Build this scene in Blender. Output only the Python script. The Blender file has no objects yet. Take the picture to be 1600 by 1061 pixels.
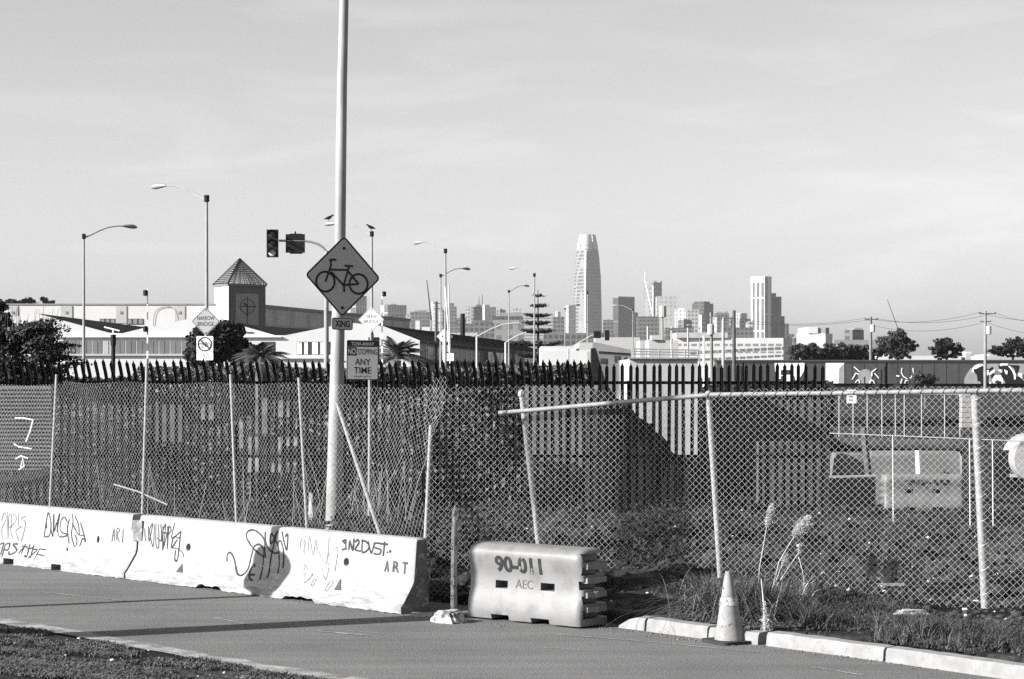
import bpy, bmesh, math, random
import numpy as np
from mathutils import Vector, Matrix, noise as mnoise
R = math.radians
random.seed(7); rng = np.random.default_rng(7)
scene = bpy.context.scene
col = scene.collection

# ---------------------------------------------------------------- camera
F = 3300.0; CX = 800.0; HY = 587.0; EYE = 2.6
cam_d = bpy.data.cameras.new("camera")
cam_d.sensor_width = 36.0; cam_d.lens = F/1600*36.0
cam_d.shift_y = (HY-530.5)/1600
cam_d.clip_start = 0.1; cam_d.clip_end = 20000
cam = bpy.data.objects.new("camera", cam_d); col.objects.link(cam)
cam.location = (0, 0, EYE); cam.rotation_euler = (R(90), 0, 0)
scene.camera = cam

# ---------------------------------------------------------------- light
SUN_EL, SUN_AZ = R(25), R(24)          # azimuth measured from -X towards -Y
SUN_FROM = Vector((-math.cos(SUN_AZ)*math.cos(SUN_EL), -math.sin(SUN_AZ)*math.cos(SUN_EL), math.sin(SUN_EL)))
sd = bpy.data.lights.new("sun", 'SUN'); sd.energy = 5.0; sd.angle = R(0.5); sd.color = (1, .985, .97)
so = bpy.data.objects.new("sun", sd); col.objects.link(so)
so.rotation_euler = SUN_FROM.to_track_quat('Z', 'Y').to_euler(); so.location = (-30, -10, 40)
w = bpy.data.worlds.new("World"); scene.world = w; w.use_nodes = True
nt = w.node_tree; nt.nodes.clear()
sky = nt.nodes.new('ShaderNodeTexSky'); sky.sky_type = 'NISHITA'; sky.sun_disc = False
sky.sun_elevation = SUN_EL
sky.sun_rotation = math.atan2(SUN_FROM.x, SUN_FROM.y)
sky.air_density = 1.0; sky.dust_density = 1.5; sky.ozone_density = 1.0
bw = nt.nodes.new('ShaderNodeRGBToBW'); nt.links.new(sky.outputs[0], bw.inputs[0])
tc = nt.nodes.new('ShaderNodeTexCoord')
mp = nt.nodes.new('ShaderNodeMapping'); mp.inputs['Scale'].default_value = (1.0, 1.0, 6.0)
mp.inputs['Rotation'].default_value = (0, R(6), 0)
nt.links.new(tc.outputs['Generated'], mp.inputs[0])
n1 = nt.nodes.new('ShaderNodeTexNoise'); n1.inputs['Scale'].default_value = 7.0; n1.inputs['Detail'].default_value = 7
n1.inputs['Distortion'].default_value = .7
nt.links.new(mp.outputs[0], n1.inputs[0])
cr = nt.nodes.new('ShaderNodeMapRange'); cr.inputs[1].default_value = .5; cr.inputs[2].default_value = .72
cr.inputs[3].default_value = 1.0; cr.inputs[4].default_value = 1.13
nt.links.new(n1.outputs[0], cr.inputs[0])
mm = nt.nodes.new('ShaderNodeMath'); mm.operation = 'MULTIPLY'
nt.links.new(bw.outputs[0], mm.inputs[0]); nt.links.new(cr.outputs[0], mm.inputs[1])
# thin bright veil of high cloud towards the horizon
sz = nt.nodes.new('ShaderNodeSeparateXYZ'); nt.links.new(tc.outputs['Generated'], sz.inputs[0])
vr = nt.nodes.new('ShaderNodeMapRange'); vr.interpolation_type = 'SMOOTHSTEP'
for k_, x_ in enumerate((0.0, .16, 1.58, 1.42)): vr.inputs[k_+1].default_value = x_
nt.links.new(sz.outputs[2], vr.inputs[0]); m2 = nt.nodes.new('ShaderNodeMath'); m2.operation = 'MULTIPLY'
nt.links.new(mm.outputs[0], m2.inputs[0]); nt.links.new(vr.outputs[0], m2.inputs[1]); mm = m2
bg = nt.nodes.new('ShaderNodeBackground'); bg.inputs[1].default_value = 0.054
nt.links.new(mm.outputs[0], bg.inputs[0])
wo = nt.nodes.new('ShaderNodeOutputWorld'); nt.links.new(bg.outputs[0], wo.inputs[0])
vs = scene.view_settings; vs.view_transform = 'Standard'; vs.look = 'None'; vs.gamma = 1; vs.exposure = 1.22
vs.use_curve_mapping = False
scene.cycles.max_bounces = 5; scene.cycles.diffuse_bounces = 2; scene.cycles.volume_bounces = 0
scene.cycles.transparent_max_bounces = 12
scene.cycles.use_denoising = False

# ---------------------------------------------------------------- helpers
def W(px, py, Y): return Vector(((px-CX)/F*Y, Y, EYE-(py-HY)/F*Y))
def PX(px, Y): return (px-CX)/F*Y
def PZ(py, Y): return EYE-(py-HY)/F*Y
def gnd(px, py, z=0.0):
    Y = (EYE-z)*F/(py-HY); return Vector(((px-CX)/F*Y, Y, z))

class N:                                   # small node-material builder
    def __init__(s, name):
        s.m = bpy.data.materials.new(name); s.m.use_nodes = True; s.t = s.m.node_tree; s.t.nodes.clear()
        s.out = s.t.nodes.new('ShaderNodeOutputMaterial'); s.b = s.t.nodes.new('ShaderNodeBsdfPrincipled')
        s.t.links.new(s.b.outputs[0], s.out.inputs[0]); s.tc = s.t.nodes.new('ShaderNodeTexCoord')
    def link(s, a, b): s.t.links.new(a, b)
    def noise(s, scale, detail=5, vec=None, rough=.55, kind='Object', stretch=None):
        n = s.t.nodes.new('ShaderNodeTexNoise'); n.inputs['Scale'].default_value = scale
        n.inputs['Detail'].default_value = detail; n.inputs['Roughness'].default_value = rough
        src = vec if vec is not None else s.tc.outputs[kind]
        if stretch:
            m = s.t.nodes.new('ShaderNodeMapping'); m.inputs['Scale'].default_value = stretch
            s.link(src, m.inputs[0]); src = m.outputs[0]
        s.link(src, n.inputs['Vector']); return n.outputs[0]
    def ramp(s, v, a, b, lo=0., hi=1.):
        r = s.t.nodes.new('ShaderNodeMapRange'); r.clamp = True
        for k, x in enumerate((a, b, lo, hi)): r.inputs[k+1].default_value = x
        s.link(v, r.inputs[0]); return r.outputs[0]
    def math(s, op, a, b=None):
        m = s.t.nodes.new('ShaderNodeMath'); m.operation = op
        for k, x in enumerate((a, b)):
            if x is None: continue
            if isinstance(x, (int, float)): m.inputs[k].default_value = x
            else: s.link(x, m.inputs[k])
        return m.outputs[0]
    def mixv(s, f, a, b):                  # scalar mix
        m = s.t.nodes.new('ShaderNodeMix'); m.data_type = 'FLOAT'
        for k, x in ((0, f), (2, a), (3, b)):
            if isinstance(x, (int, float)): m.inputs[k].default_value = x
            else: s.link(x, m.inputs[k])
        return m.outputs[0]
    def color(s, v):
        if isinstance(v, (int, float)): s.b.inputs['Base Color'].default_value = (v, v, v, 1)
        else: s.link(v, s.b.inputs['Base Color'])
    def bump(s, v, strength, dist=.02):
        b = s.t.nodes.new('ShaderNodeBump'); b.inputs['Strength'].default_value = strength; b.inputs['Distance'].default_value = dist
        s.link(v, b.inputs['Height']); s.link(b.outputs[0], s.b.inputs['Normal'])
    def fin(s, rough=.8, metal=0., spec=.3):
        s.b.inputs['Roughness'].default_value = rough; s.b.inputs['Metallic'].default_value = metal
        s.b.inputs['Specular IOR Level'].default_value = spec; return s.m

def mat(name, c, var=.2, scale=6, rough=.8, bump=0., bscale=None, bdist=.02, metal=0., c2=None, s2=3, t2=(.55, .65), spec=.3, detail=6):
    n = N(name); v = n.noise(scale, detail); base = n.ramp(v, .3, .7, c*(1-var), c*(1+var))
    if c2 is not None:
        k = n.ramp(n.noise(s2, 8, rough=.65), t2[0], t2[1]); base = n.mixv(k, base, c2)
    n.color(base)
    if bump: n.bump(n.noise(bscale or scale*4, 6), bump, bdist)
    return n.fin(rough, metal, spec)

def facade(name, wall, glass, fx, fz, wx=.7, wz=.6, rough=.5, noisev=.25):
    """window grid on far buildings: fx bay width, fz storey height, wx / wz glazed share"""
    n = N(name); sp = n.t.nodes.new('ShaderNodeSeparateXYZ'); n.link(n.tc.outputs['Object'], sp.inputs[0])
    h = n.math('ADD', sp.outputs[0], n.math('MULTIPLY', sp.outputs[1], .93))
    a = n.math('LESS_THAN', n.math('FRACT', n.math('DIVIDE', n.math('ADD', h, 5000), fx)), wx)
    b = n.math('LESS_THAN', n.math('FRACT', n.math('DIVIDE', n.math('ADD', sp.outputs[2], 500), fz)), wz)
    g = n.math('MULTIPLY', a, b)
    v = n.noise(.045, 4); wv = n.ramp(v, .3, .7, wall*(1-noisev*.5), wall*(1+noisev*.5)); gv = n.ramp(n.noise(.08, 3), .3, .7, glass*(1-noisev), glass*(1+noisev))
    n.color(n.mixv(g, wv, gv)); return n.fin(rough, 0, .2)

ORG = {}
class MB:
    def __init__(s): s.v = []; s.f = []; s.mi = []
    def add(s, vs, fs, m=0):
        o = len(s.v); s.v += [tuple(v) for v in vs]; s.f += [tuple(o+i for i in f) for f in fs]; s.mi += [m]*len(fs); return s
    def box(s, x0, x1, y0, y1, z0, z1, M=None, m=0):
        vs = [Vector((x, y, z)) for z in (z0, z1) for y in (y0, y1) for x in (x0, x1)]
        if M is not None: vs = [M @ v for v in vs]
        return s.add(vs, [(0, 2, 3, 1), (4, 5, 7, 6), (0, 1, 5, 4), (2, 6, 7, 3), (0, 4, 6, 2), (1, 3, 7, 5)], m)
    def tube(s, pts, r, n=8, cap=True, m=0):
        pts = [Vector(p) for p in pts]; rr = r if isinstance(r, (list, tuple)) else [r]*len(pts)
        rings = []; up = None
        for i, p in enumerate(pts):
            d = (pts[min(i+1, len(pts)-1)]-pts[max(i-1, 0)])
            if d.length < 1e-9: d = Vector((0, 0, 1))
            d.normalize()
            if up is None: up = Vector((1, 0, 0)) if abs(d.x) < .8 else Vector((0, 1, 0))
            a = d.cross(up)
            if a.length < 1e-6: a = d.orthogonal()
            a.normalize(); b = a.cross(d).normalized(); up = b
            rings.append([p+(a*math.cos(2*math.pi*k/n)+b*math.sin(2*math.pi*k/n))*rr[i] for k in range(n)])
        vs = [v for q in rings for v in q]; fs = []
        for i in range(len(pts)-1):
            for k in range(n):
                fs.append((i*n+k, (i+1)*n+k, (i+1)*n+(k+1) % n, i*n+(k+1) % n))
        if cap: fs += [tuple(range(n)), tuple(range(len(vs)-1, len(vs)-n-1, -1))]
        return s.add(vs, fs, m)
    def cyl(s, a, b, r, n=10, r2=None, m=0): return s.tube([a, b], [r, r if r2 is None else r2], n, m=m)
    def lathe(s, prof, n=20, M=None, m=0):
        vs = [Vector((r*math.cos(2*math.pi*k/n), r*math.sin(2*math.pi*k/n), z)) for r, z in prof for k in range(n)]
        if M is not None: vs = [M @ v for v in vs]
        fs = [(i*n+k, i*n+(k+1) % n, (i+1)*n+(k+1) % n, (i+1)*n+k) for i in range(len(prof)-1) for k in range(n)]
        fs += [tuple(range(n-1, -1, -1)), tuple((len(prof)-1)*n+k for k in range(n))]
        return s.add(vs, fs, m)
    def prism(s, poly, d0, d1, f=None, m=0):
        """poly (x,z) extruded along y from d0 to d1 (f maps the points)"""
        n = len(poly); vs = [Vector((x, d0, z)) for x, z in poly]+[Vector((x, d1, z)) for x, z in poly]
        if f: vs = [f(v) for v in vs]
        return s.add(vs, [tuple(range(n)), tuple(range(2*n-1, n-1, -1))]+[(i, i+n, (i+1) % n+n, (i+1) % n) for i in range(n)], m)
    def ribbon(s, pts, wd, f=None, closed=False, y=0., m=0):
        """flat stroke in local (x,z), mitred; f maps (x,z,off) to a point"""
        p = [Vector((a, b)) for a, b in pts]; n = len(p); vs = []
        for i in range(n):
            a = p[(i-1) % n] if (closed or i > 0) else p[i]; b = p[(i+1) % n] if (closed or i < n-1) else p[i]
            d1 = (p[i]-a); d2 = (b-p[i])
            d1 = d1.normalized() if d1.length > 1e-9 else d2.normalized(); d2 = d2.normalized() if d2.length > 1e-9 else d1
            t = d1+d2; t = t.normalized() if t.length > .2 else d1
            nn = Vector((-t.y, t.x)); k = 1/max(.55, nn.dot(Vector((-d1.y, d1.x)))); wi = (wd[i] if isinstance(wd, (list, tuple)) else wd)/2
            for sg in (1, -1):
                q = p[i]+nn*wi*k*sg; vs.append(f(q.x, q.y, y) if f else Vector((q.x, -y, q.y)))
        fs = [(2*i, 2*i+1, 2*((i+1) % n)+1, 2*((i+1) % n)) for i in range(n if closed else n-1)]
        return s.add(vs, fs, m)
    def build(s, name, mats, parent=None, loc=None, smooth=False):
        if not isinstance(mats, (list, tuple)): mats = [mats]
        o0 = Vector((0, 0, 0))
        if parent is not None: o0 = ORG.get(parent.name, Vector((0, 0, 0)))
        elif loc is not None: o0 = Vector(loc)
        me = bpy.data.meshes.new(name); me.from_pydata([(v[0]-o0.x, v[1]-o0.y, v[2]-o0.z) for v in s.v], [], s.f)
        for q in mats: me.materials.append(q)
        if len(mats) > 1: me.polygons.foreach_set('material_index', s.mi)
        if smooth:
            me.polygons.foreach_set('use_smooth', [True]*len(me.polygons))
            if smooth is not True: me.set_sharp_from_angle(angle=R(smooth))
        me.update()
        o = bpy.data.objects.new(name, me); col.objects.link(o)
        if parent is not None: o.parent = parent
        elif loc is not None: o.location = o0
        ORG[o.name] = o0
        return o

def npmesh(name, V, faces, m, parent=None, smooth=False, mi=None, loc=None):
    """fast mesh from numpy; faces (n,k)"""
    V = np.asarray(V, dtype=np.float32).reshape(-1, 3).copy(); faces = np.asarray(faces, dtype=np.int32); k = faces.shape[1]
    o0 = ORG.get(parent.name, Vector((0, 0, 0))) if parent is not None else Vector(loc or (0, 0, 0))
    V -= np.array(o0, dtype=np.float32)
    me = bpy.data.meshes.new(name); me.vertices.add(len(V)); me.vertices.foreach_set('co', V.ravel())
    me.loops.add(faces.size); me.loops.foreach_set('vertex_index', faces.ravel())
    me.polygons.add(len(faces)); me.polygons.foreach_set('loop_start', np.arange(0, faces.size, k, dtype=np.int32))
    me.polygons.foreach_set('loop_total', np.full(len(faces), k, dtype=np.int32))
    ms = m if isinstance(m, (list, tuple)) else [m]
    for q in ms: me.materials.append(q)
    if mi is not None: me.polygons.foreach_set('material_index', np.asarray(mi, dtype=np.int32))
    if smooth: me.polygons.foreach_set('use_smooth', np.ones(len(faces), dtype=bool))
    me.update(calc_edges=True); me.validate()
    o = bpy.data.objects.new(name, me); col.objects.link(o)
    if parent is not None: o.parent = parent
    elif loc is not None: o.location = o0
    ORG[o.name] = o0
    return o

def tag(o, label=None, cat=None, group=None, kind=None):
    if label: o['label'] = label
    if cat: o['category'] = cat
    if group: o['group'] = group
    if kind: o['kind'] = kind
    return o
def thing(name, label, cat, loc=(0, 0, 0), group=None, rz=0.):
    o = bpy.data.objects.new(name, None); col.objects.link(o); o.location = loc; o.rotation_euler = (0, 0, rz)
    o.empty_display_size = .2; ORG[o.name] = Vector(loc) if not rz else Vector((0, 0, 0)); o['_l'] = 1; del o['_l']
    return tag(o, label, cat, group)
def local(o): ORG[o.name] = Vector((0, 0, 0)); return o      # parts of o are written in o's own coordinates
def copy_tree(o, parent=None):
    c = o.copy(); col.objects.link(c); c.parent = parent
    for ch in list(o.children): copy_tree(ch, c)
    return c
def cut(o, cutter):
    """carve the cutter's volume out of o's mesh"""
    c = cutter.build('tmp_cutter', M_BLACK, loc=None); c.location = o.location if o.parent is None else (0, 0, 0)
    if o.parent is None:
        for v in c.data.vertices: v.co -= Vector(o.location)
    b = o.modifiers.new('b', 'BOOLEAN'); b.operation = 'DIFFERENCE'; b.object = c; b.solver = 'EXACT'
    bpy.context.view_layer.update(); dg = bpy.context.evaluated_depsgraph_get()
    me = bpy.data.meshes.new_from_object(o.evaluated_get(dg)); o.modifiers.clear(); o.data = me
    bpy.data.objects.remove(c)
def text_poly(txt, bold=0.0, depth=0):
    cu = bpy.data.curves.new('t', 'FONT'); cu.body = txt; cu.size = 1; cu.offset = bold; cu.resolution_u = 4
    ob = bpy.data.objects.new('t', cu); col.objects.link(ob); bpy.context.view_layer.update()
    dg = bpy.context.evaluated_depsgraph_get(); me = bpy.data.meshes.new_from_object(ob.evaluated_get(dg))
    vs = [(v.co.x, v.co.y) for v in me.vertices]; fs = [tuple(p.vertices) for p in me.polygons]
    bpy.data.objects.remove(ob); bpy.data.curves.remove(cu); bpy.data.meshes.remove(me)
    xs = [v[0] for v in vs]; ys = [v[1] for v in vs]; x0, x1, y0, y1 = min(xs), max(xs), min(ys), max(ys)
    return [((x-x0)/(x1-x0)-.5, (y-y0)/(y1-y0)-.5) for x, y in vs], fs
def put_text(mb, txt, cx, cz, wd, ht, y=.004, bold=0.012, f=None):
    vs, fs = text_poly(txt, bold)
    mb.add([(f(cx+a*wd, cz+b*ht, y) if f else Vector((cx+a*wd, -y, cz+b*ht))) for a, b in vs], fs)

# ---------------------------------------------------------------- materials
M_BLACK = mat('black_paint', .01, .3, 8, .6, spec=.15)
M_PALISADE = mat('dark_galvanised_fence', .008, .3, 5, .75, spec=.1)
M_GALV = mat('galvanised', .42, .22, 30, .5, c2=.35, s2=9, t2=(.58, .72), spec=.5)
M_WIRE = mat('fence_wire', .42, .2, 40, .45, spec=.5)
M_POST = mat('fence_post_steel', .25, .2, 14, .5, c2=.14, s2=18, t2=(.55, .7), bump=.2, bscale=60, bdist=.004, spec=.5)
M_POLE = mat('lamp_pole_concrete', .25, .2, 4, .6, c2=.25, s2=2, t2=(.5, .8))
M_LAMP = mat('lamp_pole_steel', .22, .15, 2, .45, spec=.5)
M_SIGNBACK = mat('sign_metal', .4, .1, 10, .4, spec=.5)
M_YEL = mat('sign_face_grey', .4, .08, 30, .6, bump=.05)
M_PALE = mat('sign_face_pale', .38, .1, 20, .6)
M_WHITE = mat('white_paint', .8, .06, 3, .6)
M_INK = mat('sign_ink', .012, .2, 20, .6)
M_CURB = mat('kerb_concrete', .21, .22, 7, .85, bump=.5, bscale=60, bdist=.01, c2=.18, s2=9, t2=(.54, .68))
M_SPRAY = mat('spray_paint', .022, .5, 25, .7)
M_SPRAYL = mat('faint_spray_paint', .2, .3, 25, .8)
M_RUBBER = mat('black_rubber', .025, .3, 12, .7)
M_DIRTDARK = mat('dark_soil', .05, .5, 5, .95, bump=1, bscale=14, bdist=.08)
M_ROOF = mat('dark_roofing', .009, .35, .6, .95, spec=.05)
M_GLASS = mat('window_glass', .14, .25, .5, .25, spec=.5)
M_GLASSD = mat('dark_glass', .04, .4, .8, .2, spec=.5)
M_CLAD = mat('white_cladding', .5, .05, .3, .7)
M_CLADG = mat('pale_grey_cladding', .36, .08, .5, .7)
M_CLADD = mat('mid_grey_cladding', .2, .1, .5, .8)  # mid grey for parapets, vents, penthouses and edging
M_CONC = mat('concrete_wall', .33, .12, .9, .85, bump=.3, bscale=8, c2=.24, s2=1.2, t2=(.55, .7))
M_BARK = mat('bark', .08, .4, 6, .9, bump=.5)
def leafmat(name, c, sc=2.5):
    n = N(name); a_ = n.ramp(n.noise(sc, 4), .3, .7, .6, 1.5); b_ = n.ramp(n.noise(sc*17+9, 2), .35, .7, c*.45, c*1.9); n.color(n.math('MULTIPLY', a_, b_)); m = n.fin(.7, 0, .2); return m
M_LEAF = leafmat('dark_leaves', .022); M_LEAF2 = leafmat('leaves', .045, 1.2); M_FROND = leafmat('palm_fronds', .07, 2)
M_GRASS = leafmat('grass_blades', .07, 3); M_DRY = mat('dry_stalks', .42, .3, 8, .8)
M_WEED = leafmat('weed_blades', .05, 4)
# jersey barrier: thick worn white paint, grime near the foot, chips
def jersey_mat():
    n = N('worn_white_concrete'); sp = n.t.nodes.new('ShaderNodeSeparateXYZ'); n.link(n.tc.outputs['Object'], sp.inputs[0])
    base = n.ramp(n.noise(2.2, 8, rough=.65), .3, .7, .27, .325)
    low = n.ramp(sp.outputs[2], .5, .0, 0, 1)
    st = n.math('MULTIPLY', n.ramp(n.noise(5, 9, rough=.7, stretch=(.6, .6, 4)), .44, .62), low)
    base = n.mixv(n.math('MULTIPLY', st, .75), base, .075)
    dr = n.ramp(n.noise(9, 6, stretch=(1, 1, .06)), .56, .7); base = n.mixv(n.math('MULTIPLY', dr, .5), base, .17)
    sp2 = n.ramp(n.noise(24, 4), .64, .7); base = n.mixv(n.math('MULTIPLY', sp2, .6), base, .1)
    top = n.math('MULTIPLY', n.ramp(n.noise(2.2, 5, stretch=(1, 1, .15)), .58, .75), .18); base = n.mixv(top, base, .45)
    n.color(base); n.bump(n.math('ADD', n.noise(30, 8), n.noise(6, 4)), .25, .012); return n.fin(.85, 0, .2)
M_JERSEY = jersey_mat()
M_JEND = mat('bare_concrete_end', .14, .3, 9, .9, bump=.6, bscale=30, c2=.3, s2=10, t2=(.55, .6))
def road_mat():
    n = N('worn_asphalt')
    base = n.ramp(n.noise(.5, 5), .3, .7, .112, .155)
    fine = n.math('MULTIPLY', n.ramp(n.noise(42, 3, rough=.8), .3, .7, .55, 1.45), n.ramp(n.noise(130, 2), .3, .7, .7, 1.3)); base = n.math('MULTIPLY', base, fine)
    # wear streaks that run along the road
    m = n.t.nodes.new('ShaderNodeMapping'); m.inputs['Rotation'].default_value = (0, 0, R(46.4)); m.inputs['Scale'].default_value = (.12, 2.2, 1)
    n.link(n.tc.outputs['Object'], m.inputs[0])
    st = n.ramp(n.noise(1.2, 5, vec=m.outputs[0]), .42, .68, .95, 1.15); base = n.math('MULTIPLY', base, st)
    cr = n.ramp(n.noise(9, 8, rough=.75), .66, .7); base = n.mixv(n.math('MULTIPLY', cr, .4), base, .06); sc_ = n.ramp(n.noise(26, 2), .68, .74); base = n.mixv(n.math('MULTIPLY', sc_, .35), base, .3)
    n.color(base); n.bump(n.noise(60, 4), .8, .012); return n.fin(.95, 0, .1)
M_ROAD = road_mat()
def ground_mat():
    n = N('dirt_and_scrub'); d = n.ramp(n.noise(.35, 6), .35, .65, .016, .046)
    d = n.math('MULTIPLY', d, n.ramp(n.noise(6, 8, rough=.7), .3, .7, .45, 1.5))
    d = n.math('MULTIPLY', d, n.ramp(n.noise(.9, 6, rough=.6, stretch=(.3, 1., 1)), .42, .58, .4, 1.5))  # tone bands along X: damp and dry soil, also standing for shaded hollows
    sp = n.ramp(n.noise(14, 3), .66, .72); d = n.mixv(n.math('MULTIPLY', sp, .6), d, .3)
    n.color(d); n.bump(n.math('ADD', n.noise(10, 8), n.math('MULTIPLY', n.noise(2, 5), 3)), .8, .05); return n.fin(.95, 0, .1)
M_GROUND = ground_mat()
# ---------------------------------------------------------------- terrain
def vnoise(x, y, seed=0):
    xi = np.floor(x).astype(np.int64); yi = np.floor(y).astype(np.int64); fx = x-xi; fy = y-yi
    def h(a, b):
        q = (a*374761393+b*668265263+seed*982451653) & 0x7fffffff; q = ((q ^ (q >> 13))*1274126177) & 0x7fffffff
        return ((q ^ (q >> 16)) & 0xffff)/65535.
    fx = fx*fx*(3-2*fx); fy = fy*fy*(3-2*fy)
    return (h(xi, yi)*(1-fx)+h(xi+1, yi)*fx)*(1-fy)+(h(xi, yi+1)*(1-fx)+h(xi+1, yi+1)*fx)*fy
def fbm(x, y, o=4, seed=0):
    s = 0; a = .5
    for k in range(o): s = s+a*(vnoise(x*2**k, y*2**k, seed+k)-.5); a *= .5
    return s
DX, DY = .684, -.730                      # along the road, towards the viewer's right
NX, NY = .730, .684                       # across the road, away from the viewer
PROF = ([0, 24, 30, 42, 50, 80, 120, 180, 250, 400, 700, 12000], [.1, .08, -.05, -.25, -.5, -.6, -.3, .3, 1.0, 1.4, 1.8, 1.8])
def gss(X, Y, cx, cy, sx, sy): return np.exp(-((X-cx)/sx)**2-((Y-cy)/sy)**2)
def terr(X, Y):
    X = np.asarray(X, float); Y = np.asarray(Y, float); n = NX*X+NY*Y
    t = np.clip((11.25-n)/8, 0, 1); near = -.015+.05*np.clip((11.22-n)*4, 0, 1)+t*t*(3-2*t)*1.0+.05*fbm(X*2.2, Y*2.2, 4, 3)*np.clip((11.2-n)*3, 0, 1)
    far = np.interp(Y, *PROF)
    far = far+.36*gss(X, Y, 1.7, 24.8, 1.5, 1.5)+.18*gss(X, Y, 3.4, 23.6, 1.2, 1.)
    far = far+.62*gss(X, Y, 1.35, 32, 2.2, 1.6)+.5*gss(X, Y, -.9, 28, 1.6, 1.6)+.45*gss(X, Y, 3.0, 34.5, 1.6, 1.2)
    rough = np.clip((Y-21)/6, 0, 1)*np.clip((70-Y)/30, .15, 1)
    far = far+rough*(.38*fbm(X*.6, Y*1.5, 3, 9)+.34*fbm(X*2.6, Y*3.4, 4, 5)+.42*fbm(X*.25, Y*1.3, 2, 19))+.05*fbm(X*5, Y*5, 3, 6)
    k = np.clip((n-15.95)/.8, 0, 1); far = .11+(far-.11)*k*k*(3-2*k)
    z = np.where(n < 11.3, near, np.where(n < 15.98, -.06, far))
    return z
def tz(x, y): return float(terr(np.array([x]), np.array([y]))[0])
def axis(lo, hi, st, far_lo, far_hi):
    a = list(np.arange(lo, hi+1e-6, st)); s = st; x = lo; pre = []
    while x > far_lo: s *= 1.18; x -= s; pre.append(x)
    s = st; x = hi; post = []
    while x < far_hi: s *= 1.12; x += s; post.append(x)
    return np.array(pre[::-1]+a+post)
xs = axis(-9, 8, .085, -9000, 9000); ys = axis(17.5, 40, .085, -300, 11000)
GX, GY = np.meshgrid(xs, ys); GZ = terr(GX, GY)
nx, ny = len(xs), len(ys); idx = np.arange(nx*ny).reshape(ny, nx)
fq = np.stack([idx[:-1, :-1], idx[:-1, 1:], idx[1:, 1:], idx[1:, :-1]], -1).reshape(-1, 4)
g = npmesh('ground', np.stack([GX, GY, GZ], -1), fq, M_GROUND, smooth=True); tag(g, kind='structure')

def on_n(px, n):                          # the point of the line n = const seen in pixel column px
    a = (px-CX)/F; t = n/(NX*a+NY); return a*t, t
def RN(s, n): return Vector((DX*s+NX*n, DY*s+NY*n, 0))
# road sheet
def cutline(s): return 11.27+.05*math.sin(s*.9)+.05*float(fbm(np.array([s*1.7]), np.array([3.]), 3, 2)[0])*2
mb = MB(); ss = np.arange(-60, 30, .25); V = []
for s in ss: V += [RN(s, cutline(s)), RN(s, 13.3), RN(s, 16.0)]
mb.add(V, [(3*i+j, 3*i+3+j, 3*i+4+j, 3*i+1+j) for i in range(len(ss)-1) for j in (0, 1)])
tag(mb.build('road', M_ROAD), kind='structure')
# pale worn concrete gutter along the near edge
mb = MB(); V = []
for s in ss:
    wd = .13+.07*abs(float(fbm(np.array([s*2.1]), np.array([9.]), 3, 4)[0]))*4
    V += [RN(s, cutline(s)-.10)+Vector((0, 0, .004)), RN(s, cutline(s)+wd)+Vector((0, 0, .004))]
mb.add(V, [(2*i, 2*i+2, 2*i+3, 2*i+1) for i in range(len(ss)-1)])
M_GUT = mat('worn_gutter', .27, .3, 4, .9, bump=.4, c2=.12, s2=3, t2=(.45, .6))
tag(mb.build('road_gutter', M_GUT), kind='structure')
M_MARK = mat('worn_marking', .34, .3, 6, .8, c2=.19, s2=9, t2=(.42, .56))
mb = MB(); zz = .006
for a, b, wd in (((335, 966), (402, 979), .035), ((486, 986), (568, 993), .05), ((480, 984), (520, 986), .03), ((500, 982), (600, 991), .02), ((870, 992), (1010, 1003), .03), ((1010, 1003), (1185, 1020), .025), ((1270, 1043), (1350, 1056), .03), ((850, 1013), (905, 1016), .02), ((60, 925), (200, 940), .03)):
    pa, pb = gnd(*a), gnd(*b); n = 10; q = [(pa.x+(pb.x-pa.x)*i/n, pa.y+(pb.y-pa.y)*i/n) for i in range(n+1)]
    mb.ribbon(q, [wd*random.uniform(.4, 1.2) for _ in q], f=lambda x, y, o: Vector((x, y, zz)))
tag(mb.build('road_marking', M_MARK), kind='structure')

# ---------------------------------------------------------------- kerb
def kerb(pa, pb, taper=False, dz=0., dn=0.):
    A = gnd(*pa); B = gnd(*pb); d = (B-A); L = d.length; d.normalize(); nn = Vector((-d.y, d.x, 0))
    if nn.y < 0: nn = -nn
    A = A+nn*dn; mb = MB(); K = max(2, int(L/.12)); pr = [(0, -.05), (.015, .10), (.035, .125), (.17, .13), (.19, -.05)]
    V = []
    for i in range(K+1):
        u = L*i/K; e = .012*(random.random()-.5)
        tp = min(1, .25+u/.25) if taper else 1
        for y, z in pr: V.append(A+d*u+nn*(y+e*(z > 0))+Vector((0, 0, max(-.05, z*tp+dz+(.006*random.random() if z > .1 else 0)))))
    n = len(pr); fs = [(i*n+k, (i+1)*n+k, (i+1)*n+k+1, i*n+k+1) for i in range(K) for k in range(n-1)]
    fs += [tuple(range(n)), tuple(K*n+k for k in range(n-1, -1, -1))]
    mb.add(V, fs); tag(mb.build('kerb', M_CURB, smooth=40), kind='structure')
kerb((966, 981), (1006, 986), taper=True); kerb((1009, 986.5), (1104, 999)); kerb((1106, 999.5), (1183, 1008), dz=-.01)
kerb((1196, 1009), (1379, 1034)); kerb((1383, 1034.5), (1700, 1080))
kerb((640, 964), (725, 965), dz=-.10)

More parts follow.
